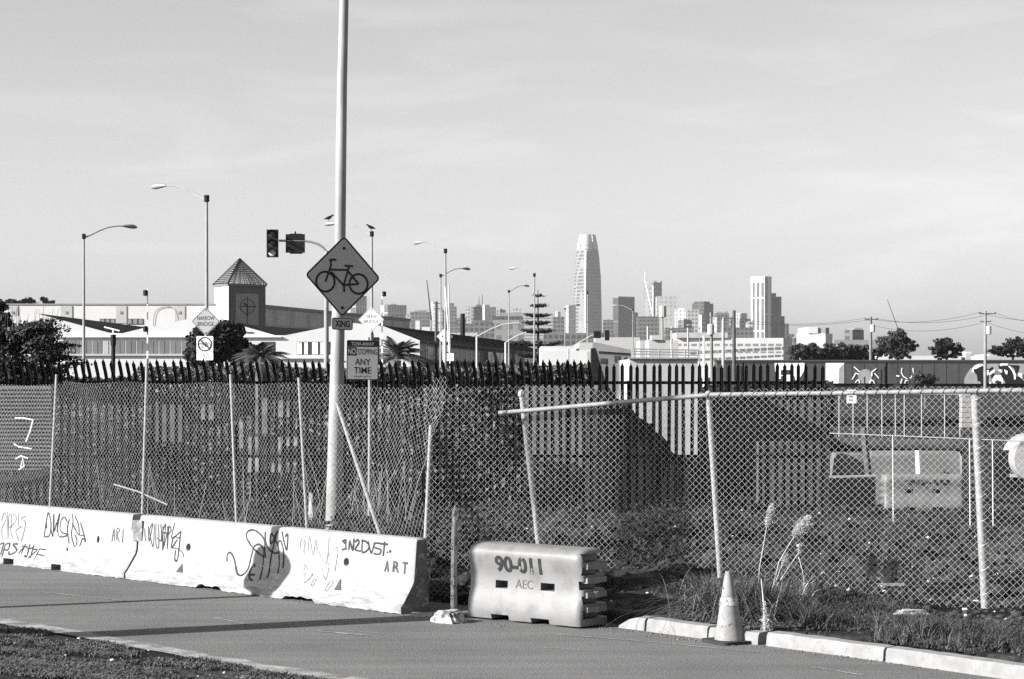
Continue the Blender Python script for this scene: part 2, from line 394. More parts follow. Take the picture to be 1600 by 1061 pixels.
# ---------------------------------------------------------------- concrete barriers
def catmull(p, n=6):
    if len(p) < 3: return p
    out = []; q = [p[0]]+list(p)+[p[-1]]
    for i in range(1, len(q)-2):
        a, b, c, d = (np.array(q[i+k], float) for k in (-1, 0, 1, 2))
        for j in range(n):
            t = j/n; out.append(tuple(.5*((2*b)+(-a+c)*t+(2*a-5*b+4*c-d)*t*t+(-a+3*b-3*c+d)*t**3)))
    out.append(tuple(p[-1])); return out
JP = ([0, .075, .33, .79, .81], [0, 0, .18, .225, .25])
def jprof(h): return float(np.interp(h, *JP))
class Face:
    def __init__(s, O, ang, prof): s.O = Vector((O[0], O[1])); s.d = Vector((math.cos(ang), math.sin(ang))); s.n = Vector((-s.d.y, s.d.x)); s.prof = prof
    def uv(s, px, py):
        h = .4; a = (px-CX)/F
        for _ in range(25):
            t = (s.prof(h)+s.O.dot(s.n))/(a*s.n.x+s.n.y); h = .5*h+.5*(EYE-(py-HY)/F*t)
        p = Vector((a*t, t)); return ((p-s.O).dot(s.d), h)
    def loc(s, u, h, off):                 # local coordinates of the barrier
        return Vector((u, s.prof(max(0, h))-off, h))
def jersey(label, O, ang, L, notch, group):
    t = local(thing('concrete_barrier', label, 'barrier', (O[0], O[1], 0), group, ang))
    half = [(0, 0), (0, .075), (.03, .11), (.165, .30), (.185, .35), (.225, .77), (.235, .80), (.26, .81)]
    prof = half+[(.385, .81), (.40, .79), (.42, .35), (.44, .0)]
    us = sorted(set([0, .02, L-.02, L]+list(np.arange(.1, L-.05, .07)))); secs = []
    for u in us:
        lift = .012*random.random() if 0 < u < L else 0
        ch = .5+.5*math.sin(u*9)
        inn = [q for q in notch if q[0] <= u <= q[1]]
        secs.append((u, (notch[0][2] if inn else 0)*(random.uniform(.75, 1.1) if inn else 1)+lift, .015 if u in (0, L) else 0))
    n = len(prof); V = []
    for u, lift, ins in secs:
        for y, z in prof:
            zz = max(z, lift) if z < .08 else z
            V.append(Vector((u, y+(ins if y < .3 else -ins)+(random.uniform(-.003, .003) if 0 < z < .8 else 0), zz-(ins if z > .8 else 0))))
    fs = [(i*n+k, (i+1)*n+k, (i+1)*n+(k+1) % n, i*n+(k+1) % n) for i in range(len(secs)-1) for k in range(n)]
    cap = [tuple(range(n)), tuple((len(secs)-1)*n+k for k in range(n-1, -1, -1))]
    mb = MB(); mb.add(V, fs, 0); mb.f += cap; mb.mi += [1, 1]
    o = mb.build('body', [M_JERSEY, M_JEND], t, smooth=40)
    return t, o
GJ = 'concrete barriers along the road'
OB = gnd(195, 905); EB = gnd(625, 960); angB = math.atan2(EB.y-OB.y, EB.x-OB.x); LB = (EB-OB).length
FB = Face(OB, angB, jprof)
nb = [tuple(FB.uv(x, 921)[0] for x in (307, 346))+(.05,), tuple(FB.uv(x, 940)[0] for x in (441, 492))+(.05,)]
tB, bodyB = jersey('white graffitied concrete barrier marked IN2DUST, its dark end face beside the plastic barrier', OB, angB, LB, nb, GJ)
angA = math.atan2(26.98-29.15, -4.95+7.05); LA = 6.05
EA = gnd(192, 904.5); OA = Vector((EA.x-LA*math.cos(angA), EA.y-LA*math.sin(angA), 0)); FA = Face(OA, angA, jprof)
tA, bodyA = jersey('white graffitied concrete barrier with square base slots, behind it a wall with pale zigzag paint', OA, angA, LA, [(LA-9, LA-9, .1)], GJ)
c = MB(); dA = None
for x0, x1 in ((5, 21), (82, 95)):
    u0, u1 = FA.uv(x0, 878)[0], FA.uv(x1, 888)[0]; c.box(u0, u1, -.1, .25, -.1, .085, Matrix.Rotation(0, 4, 'Z'))
c.box(LA-.12, LA+.1, -.1, .7, .60, .9)        # broken top corner at the joint
cm = Matrix.LocRotScale(Vector((OA.x, OA.y, 0)), Matrix.Rotation(angA, 3, 'Z'), None)
def cut_local(o, cm_, c_):
    ck = c_.build('tmp_cutter', M_BLACK); ck.matrix_world = cm_; bpy.context.view_layer.update()
    b = o.modifiers.new('b', 'BOOLEAN'); b.operation = 'DIFFERENCE'; b.object = ck; b.solver = 'EXACT'
    bpy.context.view_layer.update(); dg = bpy.context.evaluated_depsgraph_get()
    me = bpy.data.meshes.new_from_object(o.evaluated_get(dg)); o.modifiers.clear(); o.data = me; bpy.data.objects.remove(ck)
cut_local(bodyA, cm, c)
def hole(mb, F_, px, py, ru, rh):
    u, h = F_.uv(px, py); y = F_.prof(h); n = 14
    poly = [(u+ru*math.cos(2*math.pi*k/n), h+rh*math.sin(2*math.pi*k/n)) for k in range(n)]
    mb.prism(poly, y-.1, y+.8)
c = MB(); hole(c, FB, 294, 855, .052, .048); hole(c, FB, 541, 878, .05, .048)
cut_local(bodyB, Matrix.LocRotScale(Vector((OB.x, OB.y, 0)), Matrix.Rotation(angB, 3, 'Z'), None), c)
c = MB(); hole(c, FA, 153, 843, .035, .05)
cut_local(bodyA, cm, c)
C5 = (0, 790, .1375); C6 = (210, 800, .16875); C7 = (460, 820, .1414)
def strokes(parent, F_, crop, lst, wd, m, name='spray_tag', k0=[0]):
    mb = MB()
    for st in lst:
        p = catmull([(crop[0]+x*crop[2], crop[1]+y*crop[2]) for x, y in st], 5) if len(st) > 2 else [(crop[0]+x*crop[2], crop[1]+y*crop[2]) for x, y in st]
        q = [F_.uv(*a) for a in p]; q2 = [q[0]]
        for a in q[1:]:
            if math.hypot(a[0]-q2[-1][0], a[1]-q2[-1][1]) > .003: q2.append(a)
        wdd = wd*1.35
        k0[0] += 1; off = .0022+.0002*(k0[0] % 9)
        if len(q2) > 1: mb.ribbon(q2, [wd*1.35*random.uniform(.75, 1.15) for _ in q2], f=F_.loc, y=off)
    return mb.build(name, m, parent)
# tags on the barrier with the IN2DUST writing
strokes(tB, FB, C6, [[(95, 150), (100, 250), (112, 265)], [(130, 130), (135, 270), (170, 110), (140, 180), (175, 320), (185, 110)], [(200, 110), (200, 300), (225, 320), (225, 110)], [(245, 110), (250, 260), (210, 240)],
  [(265, 130), (262, 355), (290, 115), (262, 190), (300, 200), (270, 330)], [(310, 130), (305, 345), (320, 140), (340, 170), (310, 210)], [(375, 95), (345, 240), (400, 205), (430, 180), (415, 240), (365, 230), (342, 330), (400, 250)],
  [(430, 180), (400, 430), (375, 440), (380, 350)], [(342, 330), (400, 340), (450, 380), (457, 420)]], .011, M_SPRAY)
strokes(tB, FB, C6, [[(860, 460), (860, 400), (890, 375), (925, 440), (950, 560), (990, 585), (1050, 530), (1085, 400), (1110, 320), (1160, 300), (1200, 350), (1212, 415), (1170, 395), (1100, 335), (1040, 240), (1050, 180), (1110, 168), (1180, 220), (1208, 290), (1195, 420), (1190, 500), (1160, 625)],
  [(1212, 180), (1215, 280), (1260, 360), (1320, 380), (1335, 330), (1300, 250), (1270, 200), (1255, 250), (1270, 290), (1325, 175), (1290, 300), (1262, 430), (1250, 540), (1230, 610)],
  [(1330, 290), (1345, 265), (1365, 290), (1382, 380), (1375, 520)], [(1330, 290), (1340, 400), (1340, 500), (1325, 570)], [(1368, 180), (1385, 270), (1410, 350), (1420, 210), (1395, 230)],
  [(1060, 600), (1075, 530), (1110, 485), (1115, 510)], [(1055, 580), (1115, 580)], [(1060, 590), (1070, 620), (1095, 632)]], .016, M_SPRAY)
strokes(tB, FB, C7, [[(60, 250), (80, 150), (120, 180), (100, 280), (60, 260)], [(105, 150), (105, 320)], [(150, 290), (165, 130), (205, 330), (235, 160), (250, 320)], [(240, 220), (345, 430), (385, 130)], [(480, 300), (445, 510)], [(370, 170), (380, 350)],
  [(95, 530), (125, 450), (140, 500), (100, 560)], [(110, 640), (200, 540), (160, 600), (105, 640)], [(180, 680), (200, 620), (240, 600), (190, 700)], [(330, 730), (400, 610), (420, 650), (350, 735)], [(300, 470), (340, 610), (380, 470)], [(455, 280), (465, 240), (480, 280), (460, 290)]], .008, M_SPRAYL, 'faint_spray_tag')
strokes(tB, FB, C7, [[(530, 180), (575, 165)], [(570, 160), (568, 275)], [(525, 275), (580, 262)], [(530, 172), (560, 205)], [(603, 275), (612, 185), (645, 278), (658, 150)], [(672, 190), (700, 165), (712, 200), (672, 270), (730, 290)], [(750, 175), (748, 300), (800, 285), (826, 235), (790, 185), (740, 172)],
  [(815, 180), (850, 310), (885, 195)], [(950, 205), (890, 205), (885, 250), (955, 275), (935, 325), (875, 315)], [(945, 208), (1035, 216)], [(1000, 185), (982, 345)], [(1028, 295), (1030, 312)], [(1055, 280), (1062, 308)], [(1050, 302), (1070, 285)]], .017, M_SPRAY, 'lettering')
mb = MB()
for (x0, y0), (x1, y1), ch in (((1000, 395), (1045, 520), 'A'), ((1090, 395), (1160, 530), 'R'), ((1195, 405), (1245, 545), 'T')):
    u0, h0 = FB.uv(460+x0*.1414, 820+y0*.1414); u1, h1 = FB.uv(460+x1*.1414, 820+y1*.1414)
    put_text(mb, ch, (u0+u1)/2, (h0+h1)/2, (u1-u0)*.95, abs(h1-h0), .004, .03, FB.loc)
mb.build('lettering', mat('faded_stencil', .06, .5, 20, .8), tB)
def tri(F_, parent, crop, pts):
    mb = MB(); q = [F_.uv(crop[0]+x*crop[2], crop[1]+y*crop[2]) for x, y in pts]
    mb.add([F_.loc(u, h, .004) for u, h in q], [(0, 1, 2)]); mb.build('dark_triangle', mat('triangle_black', .06, .4, 20), parent)  # flat dark triangle laid on the barrier face
tri(FB, tB, C6, [(385, 555), (443, 475), (447, 560)]); tri(FB, tB, C7, [(440, 720), (512, 590), (516, 722)])
# tags on the other barrier
strokes(tA, FA, C5, [[(500, 360), (545, 85), (580, 200), (560, 340), (500, 350)], [(525, 180), (530, 260)], [(575, 250), (600, 345), (610, 90), (615, 290), (640, 190)], [(645, 300), (680, 90), (650, 200), (665, 330), (700, 355), (770, 330), (690, 290), (690, 180), (730, 130), (765, 185)],
  [(790, 150), (765, 260), (785, 430)], [(820, 90), (830, 190), (812, 330), (850, 465), (875, 400), (850, 330)], [(850, 120), (890, 210), (895, 330), (820, 200)], [(915, 190), (970, 400), (940, 370), (905, 465)], [(890, 330), (965, 345)], [(760, 480), (765, 510)]], .013, M_SPRAY)
strokes(tA, FA, C5, [[(15, 170), (50, 80), (70, 150), (20, 260), (30, 390)], [(85, 70), (90, 380), (100, 130), (130, 110), (120, 240), (80, 230)], [(150, 90), (190, 150), (120, 260), (150, 380)], [(215, 90), (205, 220), (240, 240), (180, 290), (215, 400)], [(290, 120), (240, 150), (290, 200), (240, 410)]], .010, mat('worn_spray_paint', .11, .4, 20))
strokes(tA, FA, C5, [[(0, 440), (40, 430), (10, 540), (0, 560)], [(60, 440), (20, 580)], [(60, 440), (110, 430), (90, 500), (50, 500)], [(200, 435), (150, 440), (190, 510), (110, 555), (100, 520)], [(290, 435), (240, 545)], [(210, 540), (270, 470)], [(250, 460), (310, 470)],
  [(340, 440), (300, 580), (280, 560)], [(310, 490), (380, 480)], [(385, 450), (340, 600)], [(370, 500), (420, 500), (360, 560), (320, 590)], [(450, 490), (370, 650)], [(450, 490), (515, 500)], [(420, 550), (500, 568)]], .013, M_SPRAY, 'lettering')
strokes(tA, FA, C5, [[(1270, 410), (1295, 265), (1300, 400)], [(1275, 340), (1300, 340)], [(1325, 390), (1330, 260), (1360, 280), (1330, 330), (1355, 410)], [(1400, 265), (1390, 420)]], .012, mat('faded_stencil_thin', .08, .5, 20), 'lettering')
# steel joint plate and dirt in the gap
mb = MB(); u, h = FA.uv(216, 835); mb.box(LA-.06, LA+.16, .18, .42, .48, .74); mb.build('joint_plate', M_JEND, tA)

# ---------------------------------------------------------------- plastic barriers
WPR = ([0, .08, .2, .36, .5, .62, .72, .78, .81], [.02, 0, .012, .055, .06, .035, .02, .05, .12])
def wprof(h): return float(np.interp(h, *WPR))
M_PLAST = mat('weathered_plastic', .16, .12, 3, .5, bump=.08, bscale=30, c2=.105, s2=3.5, t2=(.5, .72), spec=.4)
def plastic(label, O, ang, L, H=.81, grp=None):
    t = local(thing('plastic_barrier', label, 'barrier', O, grp, ang)); Wd = .5
    hs = [.02, .08, .14, .2, .28, .36, .43, .5, .56, .62, .67, .72, .76, .79, .81]
    pr = [(wprof(h), h) for h in hs]+[(.2, .815), (.3, .815)]+[(Wd-wprof(h), h) for h in hs[::-1]]
    us = [0, .02, .06]+list(np.linspace(.12, L-.12, 14))+[L-.06, L-.02, L]; n = len(pr); V = []
    for u in us:
        e = {0: .04, .02: .016, .06: 0}.get(round(min(u, L-u), 3), 0)
        for y, z in pr: V.append(Vector((u, Wd/2+(y-Wd/2)*(1-2*e/Wd), z-(e if z > .5 else 0)*(1 if z > .7 else .5))))
    fs = [(i*n+k, (i+1)*n+k, (i+1)*n+(k+1) % n, i*n+(k+1) % n) for i in range(len(us)-1) for k in range(n)]
    fs += [tuple(range(n)), tuple((len(us)-1)*n+k for k in range(n-1, -1, -1))]
    mb = MB(); mb.add(V, fs); b = mb.build('body', M_PLAST, t, smooth=50)
    return t, b
OP = gnd(727, 965.5); EP = gnd(905, 983.5); angP = math.atan2(EP.y-OP.y, EP.x-OP.x); LP = (EP-OP).length
FP = Face(OP, angP, wprof)
tP, bP = plastic('pale plastic barrier numbered 90-011 between the concrete barrier and the traffic cone', (OP.x, OP.y, 0.0), angP, LP, grp='plastic barriers')
c = MB()
def slot(F_, x0, x1, y0, y1, dep=.17, zlo=None):
    u0, h1 = F_.uv(x0, y0); u1, h0 = F_.uv(x1, y1); 
    if zlo is not None: h0 = zlo
    c.box(u0, u1, -.1, F_.prof(h0)+dep, h0, h1)
slot(FP, 774.5, 793, 906, 920); slot(FP, 845, 866.5, 910.5, 924.5); slot(FP, 767, 796, 959, 972, .3, -.1); slot(FP, 829, 859, 965.5, 978, .3, -.1)
for z in (.115, .265, .415, .565, .70): c.box(LP-.15, LP+.2, .06, .60, z-.022, z+.066)   # gaps between the hinge lugs
cut_local(bP, Matrix.LocRotScale(Vector((OP.x, OP.y, 0)), Matrix.Rotation(angP, 3, 'Z'), None), c)
mb = MB(); 
for zc in (.19, .34, .49, .635):
    mb.lathe([(.028, zc-.035), (.05, zc-.03), (.05, zc+.03), (.028, zc+.035)], 14, Matrix.Translation((LP+.005, .25, 0)))
for zc in (.19, .34, .49, .635): mb.box(LP-.05, LP+.03, .10, .42, zc-.028, zc+.028)
mb.build('hinge_lug', M_PLAST, tP)
def face_text(F_, parent, txt, x0, y0, x1, y1, bold, m):
    u0, h1 = F_.uv(x0, y0); u1, h0 = F_.uv(x1, y1); h1b = F_.uv(x1, y0)[1]
    mb = MB(); vs, fs = text_poly(txt, bold)
    mb.add([F_.loc(u0+(u1-u0)*(a+.5), h0+(h1b-h0)*(b+.5)+(h1-h1b)*(.5-a)*0, .005) for a, b in vs], fs); return mb.build('lettering', m, parent)
M_STEN = mat('black_stencil', .02, .5, 30, .7, c2=.2, s2=14, t2=(.6, .66))
face_text(FP, tP, '90-011', 773, 873, 848, 899, .035, M_STEN)
face_text(FP, tP, 'AEC', 806, 907, 833, 921, .0, mat('faded_lettering', .09, .2, 20))
# second one, far side of the yard
Yq = 46.; zq = PZ(800, Yq); A_ = (PX(1383, Yq), Yq, zq)
tQ, bQ = plastic('weathered plastic barrier out in the yard, seen through the chain-link in front of concrete blocks', A_, R(3), 1.76, grp='plastic barriers')
c = MB()
for a in (.45, 1.05): c.box(a, a+.25, -.1, .3, -.1, .1); c.box(a, a+.2, -.1, .22, .40, .49)
for z in (.115, .265, .415, .565): c.box(-.2, .08, .07, .6, z-.02, z+.06)
cut_local(bQ, Matrix.LocRotScale(Vector(A_), Matrix.Rotation(R(3), 3, 'Z'), None), c)
mb = MB(); put_text(mb, '90-10', .95, .66, .95, .13, y=-wprof(.66)+.006, bold=.03); mb.build('lettering', M_STEN, tQ)

# ---------------------------------------------------------------- chain-link
def chainlink(name, pts, parent, D=.076, r=.00145, warp=None):
    """pts: list of (x, y, zbottom, ztop) along the fence"""
    P = np.array(pts); seg = np.hypot(np.diff(P[:, 0]), np.diff(P[:, 1])); S = np.concatenate([[0], np.cumsum(seg)])
    p = D/2; Vs = []; Fs = []; base = 0
    for i in range(int(S[-1]/p)):
        u0 = (i+.5)*p; zb = np.interp(u0, S, P[:, 2]); zt = np.interp(u0, S, P[:, 3])
        k0 = int(math.ceil(zb/p)); k1 = int(zt/p); k0 += random.choice((0, 0, 1))
        if k1-k0 < 2: continue
        k = np.arange(k0, k1+1); s = np.where((k+i) % 2 == 0, -1., 1.); u = u0+s*p/2*.96; z = k*p*1.0
        x = np.interp(u, S, P[:, 0]); y = np.interp(u, S, P[:, 1]); dx = np.gradient(P[:, 0], S); 
        tx = np.interp(u, S, np.gradient(P[:, 0], S)); ty = np.interp(u, S, np.gradient(P[:, 1], S)); nx_, ny_ = -ty, tx
        wv = np.where(k % 2 == 0, -1, 1)*r*.9
        if warp is not None: du, dz, dn = warp(u, z); x = x+tx*du+nx_*dn; y = y+ty*du+ny_*dn; z = z+dz
        x = x+nx_*wv; y = y+ny_*wv
        ring = []
        for a, b in ((1.3*r, 0), (0, r), (-1.3*r, 0), (0, -r)): ring.append(np.stack([x+tx*a+nx_*b, y+ty*a+ny_*b, z], -1))
        v = np.stack(ring, 1).reshape(-1, 3); m = len(k); Vs.append(v)
        j = np.arange(m-1)[:, None]*4; q = np.arange(4)[None, :]
        f = np.stack([j+q, j+(q+1) % 4, j+4+(q+1) % 4, j+4+q], -1).reshape(-1, 4)+base; Fs.append(f); base += len(v)
    return npmesh(name, np.concatenate(Vs), np.concatenate(Fs), M_WIRE, parent)
def post(parent, pb, pt, Y, r=.03, m=None, zb=None, name='post', cap=False):
    """post seen from pixel pb up to pixel pt at distance Y, carried on down to the ground"""
    a = W(pt[0], pt[1], Y); b = W(pb[0], pb[1], Y); g0 = tz(b.x, b.y)-.1 if zb is None else zb
    d = b-a; b2 = a+d*((a.z-g0)/(a.z-b.z)) if zb is None else b
    mb = MB(); mb.tube([b2, a], r, 10)
    if cap: mb.lathe([(r*1.25, -.03), (r*1.25, .01), (r*.9, .035), (.004, .05)], 10, Matrix.Translation(a))
    return mb.build(name, m or M_POST, parent, smooth=40)
LN = 16.02
fl = thing('chain_link_fence', 'chain-link fence on thin leaning posts behind the graffitied concrete barriers', 'fence', (on_n(300, LN)[0], on_n(300, LN)[1], 0), 'chain-link fences')
pts = []
for px, yt in ((-60, 598), (90, 597), (300, 596), (500, 595), (560, 600), (600, 606), (625, 604), (650, 598), (676, 592), (690, 589)):
    x, y = on_n(px, LN); pts.append((x, y, .12, PZ(yt, y)))
def warpL(u, z):
    return .02*np.sin(u*2.1+z)+.015*np.sin(z*5+u), .012*np.sin(u*3.3+z*2), .05*np.sin(u*1.7+z*1.4)+.02*np.sin(z*6+u*4)
SL = sum(math.hypot(pts[i+1][0]-pts[i][0], pts[i+1][1]-pts[i][1]) for i in range(len(pts)-1))
def warpL2(u, z):
    du, dz, dn = warpL(u, z); e = np.clip((u-(SL-1.6))/1.6, 0, 1)
    return du-.35*e*np.clip(1-np.abs(z-1.1)/1.2, 0, 1)**1-.22*e*np.clip((1.2-z), 0, 1), dz+.06*e*np.sin(z*4+u*6), dn+.12*e*np.sin(z*3)
chainlink('wire_mesh', pts, fl, warp=warpL2)
for pb, pt, r in (((78, 795), (88.5, 585), .020), ((222, 825), (230, 560), .021), ((370, 822), (360.5, 585), .020), ((480, 829), (467, 590), .020), ((660, 950), (673.5, 664), .026)):
    post(fl, pb, pt, on_n(pb[0], LN+.06)[1], r)
Yb = on_n(560, LN+.12)[1]; mb = MB(); mb.tube([W(599, 850, Yb-.1), W(527, 630, Yb+.25)], .027, 10); mb.build('brace', M_POST, fl, smooth=40)
YB2 = on_n(660, LN)[1]; mb = MB(); mb.box(PX(652, YB2), PX(666, YB2), YB2-.05, YB2-.03, PZ(868, YB2), PZ(865, YB2)); mb.build('clamp', M_GALV, fl)

YF = lambda px: float(np.interp(px, [655, 815, 1107, 1523, 1700], [23.75, 24.2, 23.6, 22.7, 22.4]))
fr = thing('chain_link_fence', 'chain-link fence with a white top rail sagging at one end, along the weedy verge', 'fence', (PX(1107, 23.6), 23.6, 0), 'chain-link fences')
pts = []
for px, yt, yb in ((664, 600, 942), (700, 600, 941), (730, 601, 935), (815, 604, 920), (945, 605, 893), (1020, 606, 892), (1107, 607, 890), (1180, 605, 905), (1300, 604, 935), (1400, 604, 950), (1523, 603, 962), (1690, 602, 975)):
    Y = YF(px); x = PX(px, Y); pts.append((x, Y, PZ(yb, Y), PZ(yt, Y)))
pts0 = [list(p) for p in pts]
for p in pts0: p[3] = p[3]
# left of the loose post the mesh starts at the height of the post's top
chainlink('wire_mesh', pts, fr, warp=lambda u, z: (.012*np.sin(u*2+z*2), .015*np.sin(u*1.3), .035*np.sin(u*1.9+z*1.7)+.015*np.sin(u*6+z*3)))
for pb, pt, r in (((842, 855), (815, 615), .034), ((1125, 893), (1107, 617), .034), ((1540, 962), (1523, 611), .045)):
    post(fr, pb, pt, YF(pt[0])+.05, r, cap=(pt[0] != 1523))
mb = MB(); Y1 = YF(1107)
mb.tube([W(1107, 617, Y1-.0), W(1300, 614.5, YF(1300)), W(1523, 611, YF(1523)), W(1700, 609, YF(1700))], .026, 10); mb.build('top_rail', M_POST, fr, smooth=40)
mb = MB(); mb.tube([W(779, 645.5, 24.15), W(900, 635, 23.95), W(1000, 626, 23.75), W(1107, 617.5, Y1)], .026, 10); mb.build('sagging_rail', M_POST, fr, smooth=40)
M_TIE = mat('tie_wire_dark', .12, .3, 20, .5)
for px in np.arange(1000, 1640, 17.5):
    Y = YF(px)-.0; z = PZ(float(np.interp(px, [1000, 1107, 1300, 1523, 1700], [626, 617, 614.5, 611, 609])), Y); x = PX(px, Y)
    mb = MB(); mb.tube([(x-.02, Y-.029, z-.03), (x, Y-.031, z), (x+.022, Y-.028, z+.028)], .0045, 5); mb.build('tie_wire', M_TIE, fr)
xq, Yq_ = PX(1532, 22.66), 22.62
for k in range(9):
    z = .25+k*.26; mb = MB(); mb.tube([(PX(1539.5-k*1.75, 22.66)-.05, Yq_, z), (PX(1539.5-k*1.75, 22.66), Yq_-.03, z+.02), (PX(1539.5-k*1.75, 22.66)+.05, Yq_, z+.045)], .004, 5); mb.build('tie_wire', M_GALV, fr)

# ---------------------------------------------------------------- palisade fence
YPAL = 42.0
def palisade(label, px0, px1, top_y, bend, grp):
    root = thing('palisade_fence', label, 'fence', (PX((px0+px1)/2, YPAL), YPAL, tz(PX((px0+px1)/2, YPAL), YPAL)), grp)
    zt = PZ(top_y, YPAL); zb = -.45; step = 12.02/F*YPAL; x = PX(px0, YPAL); n = int((PX(px1, YPAL)-x)/step)+1
    # one pale: W-section with a pointed, splayed head
    def pale_mesh():
        mb = MB(); wv = .036; d = .012
        prof = [(-wv, -d), (-wv*.45, d), (0, -d*.3), (wv*.45, d), (wv, -d)]; H = zt-zb
        lv = [(0, 1, 0, 0), (H-.42, 1, 0, 0), (H-.3, 1, .25*bend[0], .25*bend[1]), (H-.18, 1, .6*bend[0], .6*bend[1]), (H-.075, 1, .88*bend[0], .88*bend[1]), (H-.05, .55, .93*bend[0], .93*bend[1]), (H, .08, bend[0], bend[1])]
        V = []
        for z, k, bx, by in lv:
            for a, b in prof: V.append((a*k+bx, b*k+by-.002, z))
            for a, b in prof[::-1]: V.append((a*k+bx, b*k+by+.004, z))
        m = 10; fs = [(i*m+k, i*m+(k+1) % m, (i+1)*m+(k+1) % m, (i+1)*m+k) for i in range(len(lv)-1) for k in range(m)]
        fs += [tuple(range(m-1, -1, -1)), tuple((len(lv)-1)*m+k for k in range(m))]
        mb.add(V, fs); return mb
    p0 = None; o0 = ORG[root.name]
    for i in range(n):
        if p0 is None: p0 = pale_mesh().build('pale', M_PALISADE); p0.parent = root
        o = p0 if i == 0 else p0.copy()
        if i: col.objects.link(o)
        o.location = Vector((x+i*step, YPAL+random.uniform(-.006, .006), zb+random.uniform(-.03, .02)))-o0
        o.rotation_euler = (random.uniform(-.006, .006), random.uniform(-.008, .008), random.uniform(-.1, .1))
    x1 = x+(n-1)*step
    for z in (PZ(598, YPAL), PZ(713, YPAL)):
        mb = MB(); mb.box(x-.1, x1+.08, YPAL+.022, YPAL+.066, z-.03, z+.03); mb.build('rail', M_PALISADE, root)
    k = x+.6
    while k < x1:
        mb = MB(); mb.box(k-.035, k+.035, YPAL+.07, YPAL+.16, -1., zt-.35); mb.build('post', M_PALISADE, root); k += 2.75
    return root
palisade('black palisade fence with curled pale tips, running behind the pole with the bicycle sign', -25, 926, 561.5, (-.06, -.07), 'black palisade fences')
palisade('black palisade fence with straight spear tips, ending beside the yard', 936, 1294, 567.5, (0, -.02), 'black palisade fences')
# ---------------------------------------------------------------- signs
def plate(pts, th=.004): 
    mb = MB(); mb.prism(pts, 0, th); return mb
def rrect(w_, h_, r, n=4, cx=0, cz=0):
    out = []
    for sx, sz, a0 in ((1, 1, 0), (-1, 1, 90), (-1, -1, 180), (1, -1, 270)):
        for k in range(n+1):
            a = R(a0+90*k/n); out.append((cx+sx*(w_/2-r)+r*math.cos(a), cz+sz*(h_/2-r)+r*math.sin(a)))
    return out
def rot2(p, a): c, s = math.cos(a), math.sin(a); return [(x*c-z*s, x*s+z*c) for x, z in p]
def ring(mb, cx, cz, r, wd, y, n=28):
    mb.ribbon([(cx+r*math.cos(2*math.pi*k/n), cz+r*math.sin(2*math.pi*k/n)) for k in range(n)], wd, closed=True, y=y)
def bolt(parent, x, z, r=.012):
    mb = MB(); n = 8; mb.prism([(x+r*math.cos(2*math.pi*k/n), z+r*math.sin(2*math.pi*k/n)) for k in range(n)], -.012, 0); mb.build('bolt', M_BLACK, parent)
# the steel pole with the bicycle sign
YP = 28.6
def sloc(px, py, Y): p = W(px, py, Y); return (p.x, p.y, p.z)
pl = thing('street_lamp', 'tall thick pole rising out of the top of the view, carrying the bicycle sign', 'street lamp', (PX(519, YP), YP, 0), 'street lamps')
mb = MB(); pp = []
for px, py, rw in ((516.5, 905, 13.2), (521, 830, 13), (524, 700, 12), (528, 520, 10.5), (531, 380, 9), (534.5, 130, 7.8), (537.5, 0, 7.2), (545, -420, 5.2)):
    p = W(px, py, YP); pp.append((p, rw/F*YP))
mb.tube([a for a, b in pp], [b for a, b in pp], 20); 
def pole_mat():
    n = N('galvanised_pole'); b = n.ramp(n.noise(5, 8, stretch=(1, 1, .3)), .35, .65, .2, .32); sp = n.t.nodes.new('ShaderNodeSeparateXYZ'); n.link(n.tc.outputs['Object'], sp.inputs[0])
    low = n.ramp(sp.outputs[2], 2.6, .5, 0, 1); k = n.math('MULTIPLY', n.ramp(n.noise(11, 9, rough=.7), .54, .62), low)
    n.color(n.mixv(n.math('MULTIPLY', k, .65), b, .08)); return n.fin(.55, 0, .4)
mb.build('shaft', pole_mat(), pl, smooth=40)
top = pp[-1][0]; mb = MB(); mb.tube([top, top+Vector((.6, -.2, .5)), top+Vector((1.8, -.5, .8)), top+Vector((2.6, -.7, .8))], [.06, .05, .04, .035], 8); mb.build('arm', M_LAMP, pl)
# diamond with a bicycle
def bike(mb, sc, cx=0, cz=0, flip=1, y=.006, w_=.028):
    S = lambda pts: [(cx+flip*x*sc, cz+z*sc) for x, z in pts]
    k = w_*sc
    ring(mb, cx-flip*.29*sc, cz-.10*sc, .155*sc, k*1.1, y); ring(mb, cx+flip*.27*sc, cz-.11*sc, .155*sc, k*1.1, y)
    for i, q in enumerate(([(-.29, -.10), (-.20, .17), (-.215, .24), (-.13, .25)], [(-.215, .09), (.07, .10)], [(-.20, .06), (.02, -.15)], [(.10, .16), (.015, -.15)], [(.0, -.14), (.27, -.11)], [(.27, -.11), (.085, .08)],
                           [(.02, .165), (.17, .165)], [(.03, -.25), (.02, -.12)], [(-.235, .23), (-.20, .25), (-.12, .25)])):
        mb.ribbon(S(q), k, y=y+.0006*(i+1))
r_ = R(27)
sg = local(thing('bicycle_crossing_sign', 'large dark diamond sign with a black bicycle symbol, on the tall thick pole', 'sign', sloc(536, 432, YP-.17), 'diamond warning signs', r_))
dm = rot2(rrect(.775, .775, .05), R(45)); dm = [(x, z) for x, z in dm]
plate(dm).build('panel', [M_YEL], sg)
mb = MB(); mb.ribbon(rot2(rrect(.755, .755, .045), R(45)), .022, closed=True, y=.003); mb.build('border', M_INK, sg)
mb = MB(); bike(mb, .86, -.005, .005); mb.build('bicycle_symbol', M_INK, sg)
bolt(sg, 0, .38, .02); bolt(sg, 0, -.42, .02)
